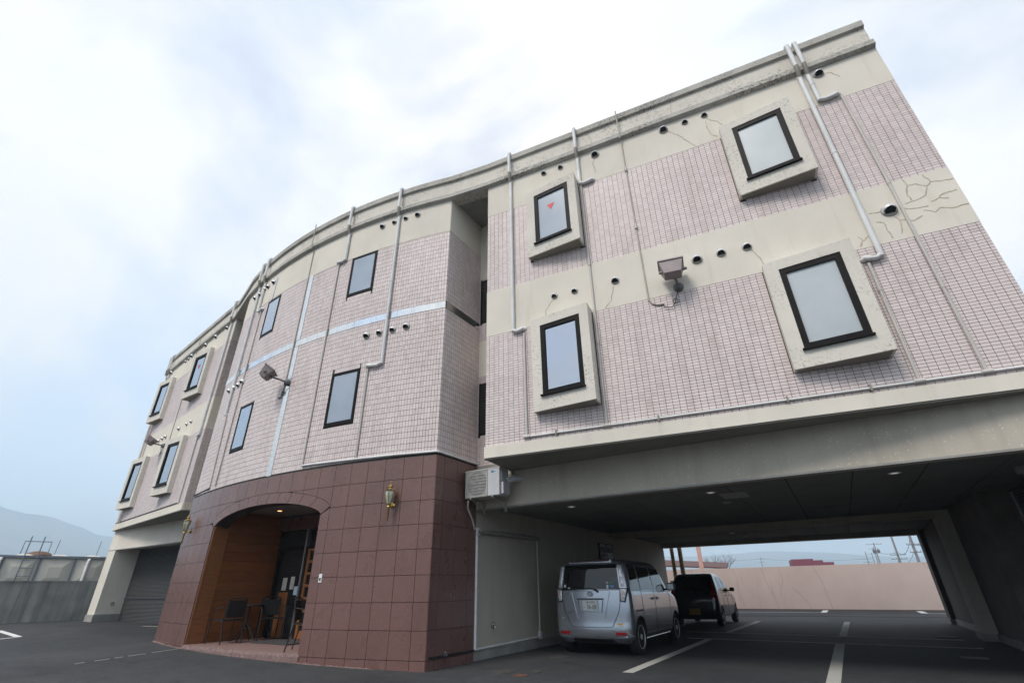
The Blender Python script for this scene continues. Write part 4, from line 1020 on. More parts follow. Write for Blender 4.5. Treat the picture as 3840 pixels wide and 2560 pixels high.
def floodlight(F, u, z, label, aim, tilt, arm, size=1.0):
    base = F.pt(u, z, .012); nr = F.nrm(u); n = Vector((nr.x, nr.y, 0)); t = thing('floodlight', label, 'floodlight', tuple(base), 'floodlights on the facade')
    b = MB(); b.lathe([(.085, 0), (.085, .04), (.07, .07), (.045, .09)], base, n, 16); b.build('wall_base', 'flood_base', t, smooth=40)
    f = Vector(aim).normalized(); c = base + arm
    b = MB(); b.tube([base + n * .07, base + n * .12 + arm * .2, c - f * .04], .022, 8); b.build('arm', 'flood_base', t, smooth=40)
    side = f.cross(Vector((0, 0, 1))).normalized(); up = side.cross(f).normalized(); up = (up * math.cos(tilt) + f * math.sin(tilt)); ff = side.cross(up) * -1
    def P(a, bb, cc): return c + (side * a + ff * bb + up * cc) * size
    b = MB(); b.hexa([P(-.12, -.10, -.07), P(.12, -.10, -.07), P(.17, .12, -.11), P(-.17, .12, -.11), P(-.12, -.10, .07), P(.12, -.10, .07), P(.17, .12, .11), P(-.17, .12, .11)]); b.hexa([P(-.185, .12, -.125), P(.185, .12, -.125), P(.185, .145, -.125), P(-.185, .145, -.125), P(-.185, .12, .125), P(.185, .12, .125), P(.185, .145, .125), P(-.185, .145, .125)]); cas = b.build('casing', 'flood_casing', t)
    b = MB(); b.hexa([P(-.165, .1455, -.105), P(.165, .1455, -.105), P(.165, .149, -.105), P(-.165, .149, -.105), P(-.165, .1455, .105), P(.165, .1455, .105), P(.165, .149, .105), P(-.165, .149, .105)]); b.build('lens', 'grey_plastic', cas)
    b = MB(); b.tube([P(.14, .0, .0), P(.21, .0, .0)], [.035, .025], 10); b.tube([P(-.14, .0, .0), P(-.19, .0, .0)], [.03, .02], 10)
    for q in range(4): b.obox(P(0, -.06 + q * .05, -.10 - q * .008), side * .13, ff * .006, up * .012)
    b.build('pivot', 'flood_casing', cas)
    b = MB(); p0 = base + n * .09 + Vector((0, 0, -.06)); r_ = F.fn(u + .08) - F.fn(u); tv = Vector((r_.x, r_.y, 0)).normalized() * (1 if F is not FR else -1)
    b.tube([p0, p0 + Vector((0, 0, -.12)) + tv * .06 - n * .05, p0 + Vector((0, 0, -.22)) + tv * .10 - n * .06], .007, 6)
    loop = [p0 + Vector((0, 0, -.20)) + tv * .09 - n * .06 + (tv * math.cos(a) + Vector((0, 0, 1)) * math.sin(a)) * .045 for a in [k * .55 for k in range(13)]]
    b.tube(loop, .006, 6); b.tube([p0 + Vector((0, 0, -.22)) + tv * .10 - n * .06, p0 + Vector((0, 0, -.30)) + tv * .16 - n * .065, p0 + Vector((0, 0, -.26)) + tv * .3 - n * .065], .007, 6)
    b.build('cable', 'cable_black', t, smooth=60)
floodlight(FR, -.22, 5.70, 'brown box floodlight on the pale band between the big windows of the nearer wing', (-.03, .30, .95), .0, Vector((-.04, -.27, .20)), 1.15)
floodlight(FC, 4.36, 5.60, 'pale brown floodlight on an arm at the bright vertical strip of the curved front', (.45, .35, .82), .0, Vector((-.30, -.40, .13)), 1.1)
floodlight(FL, 4.1, 5.92, 'dark floodlight on the far wing between its lower windows', (.45, .35, .82), .0, Vector((-.25, -.38, .10)), 1.1)

# air-conditioner on brackets
AC = thing('air_conditioner', 'off-white outdoor air-conditioning unit on brackets under the nearer wing', 'air conditioner', tuple(FB.pt(.5, 2.6, .3)))
u0, u1, z0, z1, o0, o1 = .10, .89, 2.66, 3.165, .16, .46
b = MB(); fbox(b, FB, u0, u1, z0, z1 - .012, o0, o1); b.build('casing', 'ac_casing', AC)
b = MB(); fbox(b, FB, u0 - .006, u1 + .006, z1 - .012, z1 + .008, o0 - .01, o1 + .012); b.build('lid', 'ac_casing', AC)
b = MB(); fbox(b, FB, u0 + .53, u1 - .004, z0 + .01, z1 - .014, o1, o1 + .008); fr_ = b.build('front_panel', 'ac_front', AC)
b = MB(); fbox(b, FB, u0 + .60, u0 + .66, z1 - .085, z1 - .045, o1 + .008, o1 + .010); b.build('label_plate', 'label_blue', fr_)
b = MB(); fbox(b, FB, u0 + .662, u0 + .72, z1 - .085, z1 - .045, o1 + .008, o1 + .010); b.build('label_plate', 'label_pale', fr_)
b = MB(); fbox(b, FB, u0 + .606, u0 + .654, z1 - .068, z1 - .062, o1 + .0101, o1 + .011); b.build('label_lettering', 'label_pale', fr_)
b = MB(); fbox(b, FB, u0 + .668, u0 + .684, z1 - .078, z1 - .055, o1 + .0101, o1 + .011); fbox(b, FB, u0 + .696, u0 + .708, z1 - .075, z1 - .055, o1 + .0101, o1 + .011); b.build('label_lettering', 'label_blue', fr_)
cfan = FB.pt(u0 + .275, (z0 + z1) / 2, o1)
b = MB(); b.lathe([(.225, .0), (.225, .003), (.06, .003)], cfan, (-G2.x, -G2.y, 0), 28); fan = b.build('fan_opening', 'ac_fan', AC)
b = MB()
for k in range(5):
    a = k * 2 * math.pi / 5; d = Vector((*(E2 * math.cos(a)), math.sin(a))); d2 = Vector((*(E2 * math.cos(a + .5)), math.sin(a + .5)))
    nn = Vector((-G2.x, -G2.y, 0)); b.quad(cfan + d * .05 + nn * .004, cfan + d * .2 + nn * .004, cfan + d2 * .2 + nn * .012, cfan + d2 * .05 + nn * .012)
b.build('fan_blade', 'ac_grille', fan)
b = MB()
fbox(b, FB, u0 + .015, u0 + .03, z0 + .02, z1 - .03, o1, o1 + .02); fbox(b, FB, u0 + .505, u0 + .525, z0 + .02, z1 - .03, o1, o1 + .02)
for k in range(34):
    uu = u0 + .03 + k * .014; fbox(b, FB, uu, uu + .003, z0 + .02, z1 - .03, o1 + .012, o1 + .015)
for k in range(9):
    zz = z0 + .02 + k * .056; fbox(b, FB, u0 + .02, u0 + .52, zz, zz + .008, o1 + .0152, o1 + .020)
b.build('grille', 'ac_casing', AC)
b = MB(); fbox(b, FB, u1 + .001, u1 + .05, z0 + .03, z0 + .24, o0 + .03, o1 - .05); fbox(b, FB, u1 + .001, u1 + .014, z0 + .26, z1 - .06, o0 + .06, o1 - .04); b.build('valve_cover', 'ac_front', AC)
for uu in (u0 + .12, u0 + .62):
    b = MB(); fbox(b, FB, uu, uu + .035, z0 - .03, z0 - .004, .0, o1 + .02); pA, pB = FB.pt(uu + .017, z0 - .03, o1 - .05), FB.pt(uu + .017, z0 - .20, .02); b.tube([pA, pB], .014, 4); fbox(b, FB, uu, uu + .035, z0 - .24, z0 - .0305, .001, .02); b.build('bracket', 'bracket_taupe', AC)
b = MB(); pts = [FB.pt(.16, 2.62, .44), FB.pt(.12, 2.5, .40), FB.pt(.06, 2.3, .15), FB.pt(.05, 2.15, .06)]; b.tube(pts, .02, 8); b.build('drain_hose', 'pvc_thin', AC, smooth=60)
b = MB(); b.tube([FB.pt(u1 + .02, 2.95, .25), FB.pt(u1 + .12, 2.99, .15), FB.pt(u1 + .17, 3.0, .0)], .055, 10); b.build('pipe_cover', 'ac_front', AC, smooth=60)

# ------------------------------------------------------------------ porch furniture
def chair(loc, rz, label):
    t = thing('armchair', label, 'chair', loc, 'metal chairs in the porch', world=False, rz=rz); M_ = 'chair_black'
    def part(name, tubes, r, mat='chair_black', boxes=()):
        b = MB()
        for p in tubes: b.tube(p, r, 8)
        for q in boxes: b.obox(*q)
        return b.build(name, mat, t, smooth=50)
    for sx in (-1, 1):
        part('leg', [[(sx * .25, -.24, 0), (sx * .245, -.23, .40), (sx * .25, -.20, .60), (sx * .26, -.08, .655), (sx * .26, .08, .66), (sx * .25, .2, .68)]], .012, 'aluminium' if False else M_)
        part('leg', [[(sx * .22, .30, 0), (sx * .21, .2, .43), (sx * .20, .25, .82)]], .012)
    part('back_rail', [[(-.20, .25, .82), (-.12, .28, .85), (.12, .28, .85), (.20, .25, .82)]], .012)
    part('seat', [], 0, M_, [((0, 0, .43), (.22, 0, 0), (0, .21, 0), (0, 0, .014))])
    part('backrest', [], 0, M_, [((0, .245, .64), (.19, 0, 0), (0, .008, .0), (0, .02, .16))])
fz = ZF + .001
def on_porch(u, o): p = FW.pt(u, fz, o); return tuple(p)
chair(on_porch(.20, .52), R(-100), 'black metal armchair beside the cedar wall nearest the arch jamb')
chair(on_porch(1.02, .80), R(60), 'dark armchair beyond the round table by the entrance glazing')
pr_ = FC.pt(2.80, 0, -.42); chair((pr_.x, pr_.y, fz), R(120), 'black tube armchair half hidden behind the granite jamb near the doormat')
tp = on_porch(.66, .48); t = thing('round_table', 'small round dark table between two armchairs along the cedar wall', 'table', tp, world=False)
b = MB(); b.lathe([(.30, .68), (.305, .69), (.30, .705)], (0, 0, 0), n=28); b.build('table_top', 'chair_black', t, smooth=40)
b = MB(); b.tube([(0, 0, .25), (0, 0, .68)], .02, 10); b.build('post', 'chair_black', t, smooth=40)
for k in range(4):
    a = k * math.pi / 2 + .4; b = MB(); b.tube([(0, 0, .36), (.12 * math.cos(a), .12 * math.sin(a), .2), (.26 * math.cos(a), .26 * math.sin(a), .012)], .013, 8); b.build('leg', 'chair_black', t, smooth=40)

# ------------------------------------------------------------------ cars
def hermite(tab, z):
    if z <= tab[0][0]: return tab[0][1]
    if z >= tab[-1][0]: return tab[-1][1]
    for k in range(len(tab) - 1):
        if tab[k][0] <= z <= tab[k + 1][0]: break
    (x0, y0), (x1, y1) = tab[k], tab[k + 1]; h = x1 - x0; t = (z - x0) / h
    def slope(i):
        if i == 0 or i == len(tab) - 1: return (y1 - y0) / h
        a = (tab[i][1] - tab[i - 1][1]) / (tab[i][0] - tab[i - 1][0]); c = (tab[i + 1][1] - tab[i][1]) / (tab[i + 1][0] - tab[i][0])
        return 0 if a * c <= 0 else 2 * a * c / (a + c)
    m0, m1 = slope(k) * h, slope(k + 1) * h
    return (2 * t ** 3 - 3 * t ** 2 + 1) * y0 + (t ** 3 - 2 * t ** 2 + t) * m0 + (-2 * t ** 3 + 3 * t ** 2) * y1 + (t ** 3 - t ** 2) * m1
class CarBody:
    def __init__(s, rear, front, half, cr, cf, bow): s.rear, s.front, s.half, s.cr, s.cf, s.bow = rear, front, half, cr, cf, bow
    def P(s, z): return hermite(s.rear, z), hermite(s.front, z), hermite(s.half, z), hermite(s.cr, z), hermite(s.cf, z)
    def rear_y(s, x, z):
        r, f, h, c, cf = s.P(z); x = min(abs(x), h); k = h - c
        if x <= k: return r + s.bow * (x / h) ** 2
        return r + s.bow * (k / h) ** 2 + c - math.sqrt(max(0, c * c - (x - k) ** 2))
    def side_x(s, y, z):
        r, f, h, c, cf = s.P(z); k = h - c; yc = r + s.bow * (k / h) ** 2 + c; yf = f - .10 - cf
        if y < yc: return k + math.sqrt(max(0, c * c - (yc - y) ** 2))
        if y > yf: return h - cf + math.sqrt(max(0, cf * cf - (min(y, yf + cf) - yf) ** 2))
        return h
    def ring(s, z):
        r, f, h, c, cf = s.P(z); k = h - c; pts = []
        for i in range(7): x = k * i / 6; pts.append((x, r + s.bow * (x / h) ** 2))
        yc = r + s.bow * (k / h) ** 2 + c
        for i in range(1, 8): a = math.pi / 2 * i / 8; pts.append((k + c * math.sin(a), yc - c * math.cos(a)))
        yf = f - .10 - cf
        for i in range(17): pts.append((h, yc + (yf - yc) * i / 16))
        kf = h - cf
        for i in range(1, 8): a = math.pi / 2 * i / 8; pts.append((kf + cf * math.cos(a), yf + cf * math.sin(a)))
        for i in range(7): x = kf * (1 - i / 6); pts.append((x, f - .10 * (x / kf) ** 2 if kf > 0 else f))
        return pts + [(-x, y) for x, y in reversed(pts[1:-1])]
    def mesh(s, zs, cut, mats):
        b = MB(); rings = []
        for z in zs:
            rg = s.ring(z); i = len(b.v); b.v += [(x, y, z) for x, y in rg]; rings.append((i, len(rg)))
        n = rings[0][1]
        for k in range(len(rings) - 1):
            for q in range(n): j = (q + 1) % n; b.f.append((rings[k][0] + q, rings[k][0] + j, rings[k + 1][0] + j, rings[k + 1][0] + q)); b.mi.append(0)
        b.f.append(tuple(rings[0][0] + q for q in reversed(range(n)))); b.mi.append(0); b.f.append(tuple(rings[-1][0] + q for q in range(n))); b.mi.append(0)
        me = b.mesh('body', mats[0]); o = bpy.data.objects.new('body_tmp', me); C.objects.link(o)
        cb = MB()
        for (x0, x1, y, z, r) in cut: cb.lathe([(r, 0), (r, x1 - x0)], (x0, y, z), (1, 0, 0), 36)
        co = cb.build('cut_tmp', mats[1])
        md = o.modifiers.new('b', 'BOOLEAN'); md.operation = 'DIFFERENCE'; md.object = co; md.solver = 'EXACT'
        try: md.material_mode = 'TRANSFER'
        except Exception: pass
        dg = bpy.context.evaluated_depsgraph_get(); out = bpy.data.meshes.new_from_object(o.evaluated_get(dg))
        bpy.data.objects.remove(o); bpy.data.objects.remove(co)
        out.polygons.foreach_set('use_smooth', [True] * len(out.polygons)); out.set_sharp_from_angle(angle=R(32)); return out
def patch(fn, quad, off, n=(8, 6), depth=.012, parent=None, name='pane', mat='car_glass', bulge=0.0):
    (a, b_, c, d) = [Vector(q) for q in quad]; b = MB(); N, K = n; idx = {}
    for layer, o in ((0, off), (1, off - depth)):
        for i in range(N + 1):
            for j in range(K + 1):
                s, t = i / N, j / K; q = a.lerp(b_, s).lerp(d.lerp(c, s), t); idx[layer, i, j] = len(b.v)
                b.v.append(tuple(fn(q.x, q.y, o + (bulge * (1 - (2 * s - 1) ** 4) * (1 - (2 * t - 1) ** 4) if layer == 0 else 0))))
    for i in range(N):
        for j in range(K): b.f.append((idx[0, i, j], idx[0, i + 1, j], idx[0, i + 1, j + 1], idx[0, i, j + 1])); b.mi.append(0)
    bd = [(i, 0) for i in range(N)] + [(N, j) for j in range(K)] + [(i, K) for i in range(N, 0, -1)] + [(0, j) for j in range(K, 0, -1)]
    for k in range(len(bd)):
        p, q = bd[k], bd[(k + 1) % len(bd)]; b.f.append((idx[0, p[0], p[1]], idx[1, p[0], p[1]], idx[1, q[0], q[1]], idx[0, q[0], q[1]])); b.mi.append(0)
    return b.build(name, mat, parent, smooth=40)
def seam(fn, pts, parent, r=.004, mat='black_trim', name='seam', off=.0005):
    P = []
    for k in range(len(pts) - 1):
        a, c = Vector(pts[k]), Vector(pts[k + 1]); n = max(2, int((c - a).length / .06))
        P += [a.lerp(c, q / n) for q in range(n)]
    P.append(Vector(pts[-1])); b = MB(); b.tube([fn(p.x, p.y, off) for p in P], r, 6); return b.build(name, mat, parent, smooth=60)
def wheel_at(t, x, y, r, wd, side, spokes, dish):
    b = MB(); ax = (side, 0, 0); o = (x - side * wd, y, r)
    b.lathe([(r * .62, 0), (r * .9, -.0), (r * .985, .02), (r, wd * .25), (r, wd * .75), (r * .985, wd - .015), (r * .93, wd + .004), (r * .70, wd + .002), (r * .66, wd - .01)], o, ax, 40); tw = b.build('wheel', 'tyre_rubber', t, smooth=45)
    b = MB(); b.lathe([(r * .68, wd - .012), (r * .66, wd + .002), (r * .63, wd - .01), (r * .60, wd - .05)], o, ax, 36, caps=False)
    cx = x - side * .012
    for k in range(spokes):
        a = 2 * math.pi * k / spokes; d = Vector((0, math.cos(a), math.sin(a))); e = Vector((0, -math.sin(a), math.cos(a)))
        c0 = Vector((cx, y, r)); wa, wb_ = .012, .028 if spokes < 9 else .016
        b.hexa([c0 + d * r * .12 - e * wa - Vector((side * .03, 0, 0)), c0 + d * r * .12 + e * wa - Vector((side * .03, 0, 0)), c0 + d * r * .65 + e * wb_ - Vector((side * .03, 0, 0)), c0 + d * r * .65 - e * wb_ - Vector((side * .03, 0, 0)), c0 + d * r * .12 - e * wa, c0 + d * r * .12 + e * wa, c0 + d * r * .65 + e * wb_ * .9, c0 + d * r * .65 - e * wb_ * .9])
    b.lathe([(r * .16, wd - .03), (r * .16, wd - .002), (r * .10, wd + .004)], o, ax, 20); b.build('rim', 'wheel_silver', tw, smooth=35)
    b = MB(); b.lathe([(r * .62, wd - .055), (r * .2, wd - .05)], o, ax, 30); b.build('brake_disc', 'black_trim', tw)

HEAD = math.atan2(E2.y, E2.x)
# silver van
SV = thing('parked_van', 'silver boxy compact van parked beside the passage wall, its rear facing out', 'van', (-3.036, 10.094, 0), 'parked vehicles', world=False, rz=HEAD)
W1 = CarBody([(.20, .10), (.30, .015), (.42, .0), (.52, .012), (.75, .02), (1.05, .045), (1.30, .08), (1.50, .12), (1.57, .17), (1.60, .26), (1.62, .42)],
             [(.20, 3.42), (.35, 3.56), (.55, 3.60), (.80, 3.56), (.92, 3.42), (.99, 3.12), (1.03, 2.92), (1.25, 2.70), (1.50, 2.42), (1.57, 2.28), (1.60, 2.1), (1.62, 1.9)],
             [(.20, .70), (.30, .765), (.45, .785), (.75, .795), (.98, .785), (1.05, .775), (1.30, .74), (1.50, .70), (1.56, .665), (1.60, .60), (1.62, .50)],
             [(.20, .16), (.5, .15), (1.0, .13), (1.5, .11), (1.62, .16)], [(.20, .3), (.9, .32), (1.1, .22), (1.62, .25)], .035)
WR, WB0, WB1 = .287, .52, 2.98
cuts = [(sx * .785 - (.23 if sx > 0 else .1), sx * .785 + (.1 if sx > 0 else .23), y, WR, WR + .055) for sx in (-1, 1) for y in (WB0, WB1)]
zl = [.20, .23, .26, .30, .35, .40, .45, .50, .56, .63, .70, .78, .86, .92, .96, .99, 1.01, 1.03, 1.06, 1.12, 1.2, 1.28, 1.36, 1.43, 1.48, 1.52, 1.55, 1.57, 1.585, 1.60, 1.61, 1.618]
link('body', W1.mesh(zl, cuts, ('paint_silver', 'black_trim')), SV)
rf = lambda x, z, o: Vector((x, W1.rear_y(x, z) - o, z))
sf_ = lambda sx: (lambda y, z, o: Vector((sx * (W1.side_x(y, z) + o), y, z)))
RWN = patch(rf, [(-.60, 1.085), (.60, 1.085), (.555, 1.525), (-.555, 1.525)], .004, (14, 8), parent=SV, name='rear_window')
seam(rf, [(-.615, 1.08), (0, 1.06), (.615, 1.08)], SV, .005, name='window_seal')
for sx in (-1, 1):
    q = lambda pts: pts if sx > 0 else [(-x, z) for x, z in (pts[1], pts[0], pts[3], pts[2])]
    lampU = patch(rf, q([(.625, 1.13), (.70, 1.13), (.655, 1.50), (.58, 1.50)]), .012, (4, 10), parent=SV, name='tail_lamp', mat='lamp_clear', bulge=.008)
    for k in range(8): seam(rf, [((.63 - .006 * k) * sx, 1.17 + k * .04), ((.693 - .006 * k) * sx, 1.17 + k * .04)], lampU, .004, 'chrome', 'lamp_rib', .024)
    low = patch(rf, q([(.60, .88), (.70, .86), (.765, 1.10), (.60, 1.105)]), .010, (6, 8), parent=SV, name='tail_lamp', mat='black_trim', bulge=.004)
    patch(rf, q([(.615, .90), (.68, .885), (.735, 1.085), (.615, 1.09)]), .018, (5, 8), parent=low, name='lamp_lens', mat='lamp_clear', bulge=.006)
    patch(rf, q([(.655, .985), (.70, .98), (.71, 1.04), (.66, 1.05)]), .026, (3, 3), parent=low, name='lamp_bulb', mat='lamp_pink')
    S = sf_(sx)
    patch(S, [(.24, 1.045), (.72, 1.045), (.69, 1.50), (.27, 1.52)], .004, (7, 6), parent=SV, name='side_window')
    patch(S, [(.80, 1.055), (1.52, 1.045), (1.50, 1.475), (.76, 1.49)], .004, (8, 6), parent=SV, name='side_window')
    patch(S, [(1.62, 1.04), (2.52, 1.03), (2.18, 1.46), (1.60, 1.47)], .004, (8, 6), parent=SV, name='side_window')
    for pts in ([(.74, .36), (.76, 1.52)], [(1.57, .30), (1.56, 1.5)], [(2.62, .55), (2.66, .95), (2.58, 1.02)], [(.76, 1.525), (2.25, 1.51)], [(.74, 1.035), (2.62, 1.015)]): seam(S, pts, SV, .0045)
    for y in (1.42, 1.70):
        b = MB(); P = [S(y - .07, .90, .03), S(y, .905, .04), S(y + .07, .90, .03)]; b.tube([S(y - .08, .90, .0)] + P + [S(y + .08, .90, .0)], .012, 8); b.build('door_handle', 'paint_silver', SV, smooth=50)
        patch(S, [(y - .05, .87), (y + .05, .87), (y + .05, .93), (y - .05, .93)], .003, (3, 3), parent=SV, name='handle_recess', mat='black_trim')
    patch(S, [(.34, .70), (.72, .70), (.72, .728), (.34, .728)], .003, (5, 2), parent=SV, name='sliding_rail', mat='black_trim')
    seam(S, [(.86, .235), (2.62, .235)], SV, .011, 'chrome', 'sill_trim', .0)
    b = MB(); b.obox(S(2.50, 1.08, .13) + Vector((0, .02, .03)), (.085, 0, 0), (0, .05, 0), (0, 0, .075)); me_ = b.build('mirror', 'black_trim', SV); 
    md = me_.modifiers.new('r', 'BEVEL'); md.width = .035; md.segments = 3
    b = MB(); b.tube([S(2.52, 1.06, -.01), S(2.50, 1.06, .10)], .02, 8); b.build('mirror_stalk', 'black_trim', me_)
    b = MB(); b.obox(S(2.50, 1.08, .13) + Vector((0, -.0315, .03)), (.065, 0, 0), (0, .002, 0), (0, 0, .055)); b.build('mirror_glass', 'chrome', me_)
    patch(rf, q([(.46, .335), (.665, .335), (.665, .385), (.46, .385)]), .004, (5, 2), parent=SV, name='reflector', mat='lamp_red')
    patch(rf, q([(.40, .225), (.72, .245), (.755, .315), (.42, .275)]), .014, (6, 3), parent=SV, name='bumper_skirt', mat='paint_silver')
    for y in (WB0, WB1): wheel_at(SV, sx * .775, y, WR, .185, sx, 12 if True else 6, 0)
patch(rf, [(-.46, .205), (.46, .205), (.40, .27), (-.40, .27)], .005, (8, 2), parent=SV, name='rear_skirt', mat='black_trim')
seam(rf, [(-.605, 1.1), (-.59, .86), (-.56, .72), (-.42, .475), (-.39, .455), (.39, .455), (.42, .475), (.56, .72), (.59, .86), (.605, 1.1)], SV, .0055, name='tailgate_seam')
seam(rf, [(-.76, .47), (-.55, .475), (-.44, .44)], SV, .003, 'badge_grey', 'bumper_crease'); seam(rf, [(.76, .42), (.58, .475), (.44, .44)], SV, .003, 'badge_grey', 'bumper_crease')
# tailgate creases framing the plate
for sx in (-1, 1):
    pts = [(.40, 1.04), (.28, .60)] if sx > 0 else [(-.40, 1.04), (-.28, .60)]
    seam(rf, pts, SV, .008, 'paint_silver', 'tailgate_crease', -.002)
patch(rf, [(-.235, .70), (.235, .70), (.27, .925), (-.27, .925)], .002, (8, 5), parent=SV, name='plate_recess', mat='badge_grey')
patch(rf, [(-.215, .71), (.215, .71), (.245, .905), (-.245, .905)], .0035, (8, 5), parent=SV, name='plate_recess', mat='paint_silver')
seam(rf, [(-.275, .925), (.275, .925)], SV, .010, 'black_trim', 'plate_lamp_bar', .004)
yp = W1.rear_y(0, .815) - .016
b = MB(); b.box(-.155, .155, yp - .003, yp, .733, .898); PLT = b.build('licence_plate', 'plate_white', SV)
def letters(txt, size, x, z, y, parent, mat='plate_green', sx=1.0, name='plate_lettering'):
    me = text_mesh(txt, size); o = link(name, me, parent); me.materials.clear(); me.materials.append(m(mat)); o.location = (x, y, z); o.rotation_euler = (R(90), 0, 0); o.scale = (sx, 1, 1); return o
letters('品川503', .052, .006, .869, yp - .0034, PLT, sx=.92); letters('わ', .040, -.125, .785, yp - .0034, PLT); letters('36-68', .112, .025, .785, yp - .0034, PLT, sx=.80)
for sx in (-.09, .10):
    b = MB(); b.lathe([(.008, 0), (.007, .003)], (sx, yp - .003, .875), (0, -1, 0), 12); b.build('plate_bolt', 'aluminium', PLT)
letters('TANK', .052, -.44, .70, W1.rear_y(.44, .70) - .003, SV, 'badge_grey', 1.15, 'badge_lettering')
ye = W1.rear_y(0, 1.0) - .012
b = MB()
def ell(cx, cz, a, c, r): b.tube([(cx + a * math.cos(k * 2 * math.pi / 32), ye, cz + c * math.sin(k * 2 * math.pi / 32)) for k in range(33)], r, 6, cap=False)
ell(0, 1.005, .056, .038, .0055); ell(0, 1.012, .022, .029, .0045); ell(0, 1.022, .045, .016, .0045); b.build('emblem', 'chrome', SV, smooth=60)
b = MB(); b.tube([rf(.16, 1.045, .02), rf(.13, 1.075, .03), rf(.06, 1.10, .03), rf(-.02, 1.105, .025)], [.02, .016, .011, .008], 8); b.tube([rf(-.02, 1.10, .022), rf(-.30, 1.10, .016)], .008, 6); b.build('rear_wiper', 'black_trim', SV, smooth=50)
b = MB(); P = [(-.46, .135), (.46, .135), (.50, .30), (-.50, .30)]; b.hexa([(x, y, 1.555) for x, y in P] + [(x * .98, y + .01, 1.60) for x, y in P]); b.build('roof_spoiler', 'paint_silver', SV)
b = MB(); b.hexa([(-.42, .128, 1.578), (.42, .128, 1.578), (.42, .16, 1.578), (-.42, .16, 1.578), (-.42, .134, 1.603), (.42, .134, 1.603), (.42, .16, 1.605), (-.42, .16, 1.605)]); b.build('brake_lamp', 'lamp_dark_red', SV)
for x, z, a, c, mt in ((-.545, 1.15, .022, .026, 'white_paint'), (-.455, 1.115, .026, .009, 'white_paint'), (.36, 1.20, .022, .012, 'lamp_pink'), (.455, 1.20, .032, .018, 'sticker_green'), (.455, 1.135, .034, .02, 'sticker_blue'), (.365, 1.13, .019, .03, 'white_paint')):
    patch(rf, [(x - a, z - c), (x + a, z - c), (x + a, z + c), (x - a, z + c)], .0055, (3, 2), .003, RWN, 'sticker', mt)
patch(rf, [(.51, .495), (.61, .495), (.61, .525), (.51, .525)], .003, (3, 2), .003, SV, 'sticker', 'sticker_amber')
for x, z in ((.52, .60), (-.60, .60)):
    b = MB(); b.lathe([(.012, 0), (.010, .004)], rf(x, z, 0), (0, -1, 0), 12); b.build('parking_sensor', 'white_paint', SV)
b = MB(); b.tube([(.18, .75, 1.61), (.20, .60, 1.78)], .004, 6); b.build('aerial', 'black_trim', SV)
wf = lambda x, z, o: Vector((x, hermite(W1.front, z) - .10 * (x / .6) ** 2 + o, z))
patch(wf, [(-.60, 1.06), (.60, 1.06), (.54, 1.5), (-.54, 1.5)], .004, (10, 6), parent=SV, name='windscreen')
for sx in (-1, 1): patch(wf, [(sx * .60, .68), (sx * .40, .68), (sx * .40, .82), (sx * .60, .84)], .006, (4, 3), parent=SV, name='headlamp', mat='lamp_clear')
patch(wf, [(-.42, .42), (.42, .42), (.36, .66), (-.36, .66)], .005, (6, 3), parent=SV, name='grille', mat='black_trim')

# black hatchback
BC = thing('parked_hatchback', 'small black hatchback with red tail lamps parked further inside the passage', 'car', (-1.97, 17.57, 0), 'parked vehicles', world=False, rz=HEAD)
W2 = CarBody([(.20, .10), (.30, .02), (.45, .0), (.60, .01), (.80, .03), (1.0, .10), (1.20, .22), (1.36, .36), (1.43, .48), (1.46, .60), (1.475, .78)],
             [(.20, 3.22), (.35, 3.36), (.55, 3.38), (.74, 3.30), (.84, 3.0), (.90, 2.72), (.94, 2.56), (1.15, 2.22), (1.34, 1.86), (1.42, 1.65), (1.46, 1.5), (1.475, 1.38)],
             [(.20, .63), (.30, .70), (.45, .725), (.70, .735), (.88, .72), (1.0, .70), (1.20, .645), (1.36, .59), (1.43, .55), (1.46, .49), (1.475, .40)],
             [(.20, .18), (.5, .18), (1.0, .15), (1.4, .13), (1.475, .16)], [(.20, .3), (.8, .34), (1.0, .24), (1.475, .25)], .05)
WR2, Y0, Y1 = .265, .45, 2.83
cuts = [(sx * .725 - (.2 if sx > 0 else .1), sx * .725 + (.1 if sx > 0 else .2), y, WR2, WR2 + .045) for sx in (-1, 1) for y in (Y0, Y1)]
zl2 = [.20, .23, .27, .32, .38, .45, .52, .6, .68, .76, .82, .86, .90, .93, .96, 1.0, 1.06, 1.13, 1.2, 1.27, 1.33, 1.38, 1.41, 1.435, 1.455, 1.465, 1.473]
link('body', W2.mesh(zl2, cuts, ('paint_black', 'black_trim')), BC)
rf2 = lambda x, z, o: Vector((x, W2.rear_y(x, z) - o, z)); s2 = lambda sx: (lambda y, z, o: Vector((sx * (W2.side_x(y, z) + o), y, z)))
patch(rf2, [(-.54, .97), (.54, .97), (.46, 1.35), (-.46, 1.35)], .004, (12, 8), parent=BC, name='rear_window')
wf2 = lambda x, z, o: Vector((x, hermite(W2.front, z) - .10 * (x / .5) ** 2 + o, z))
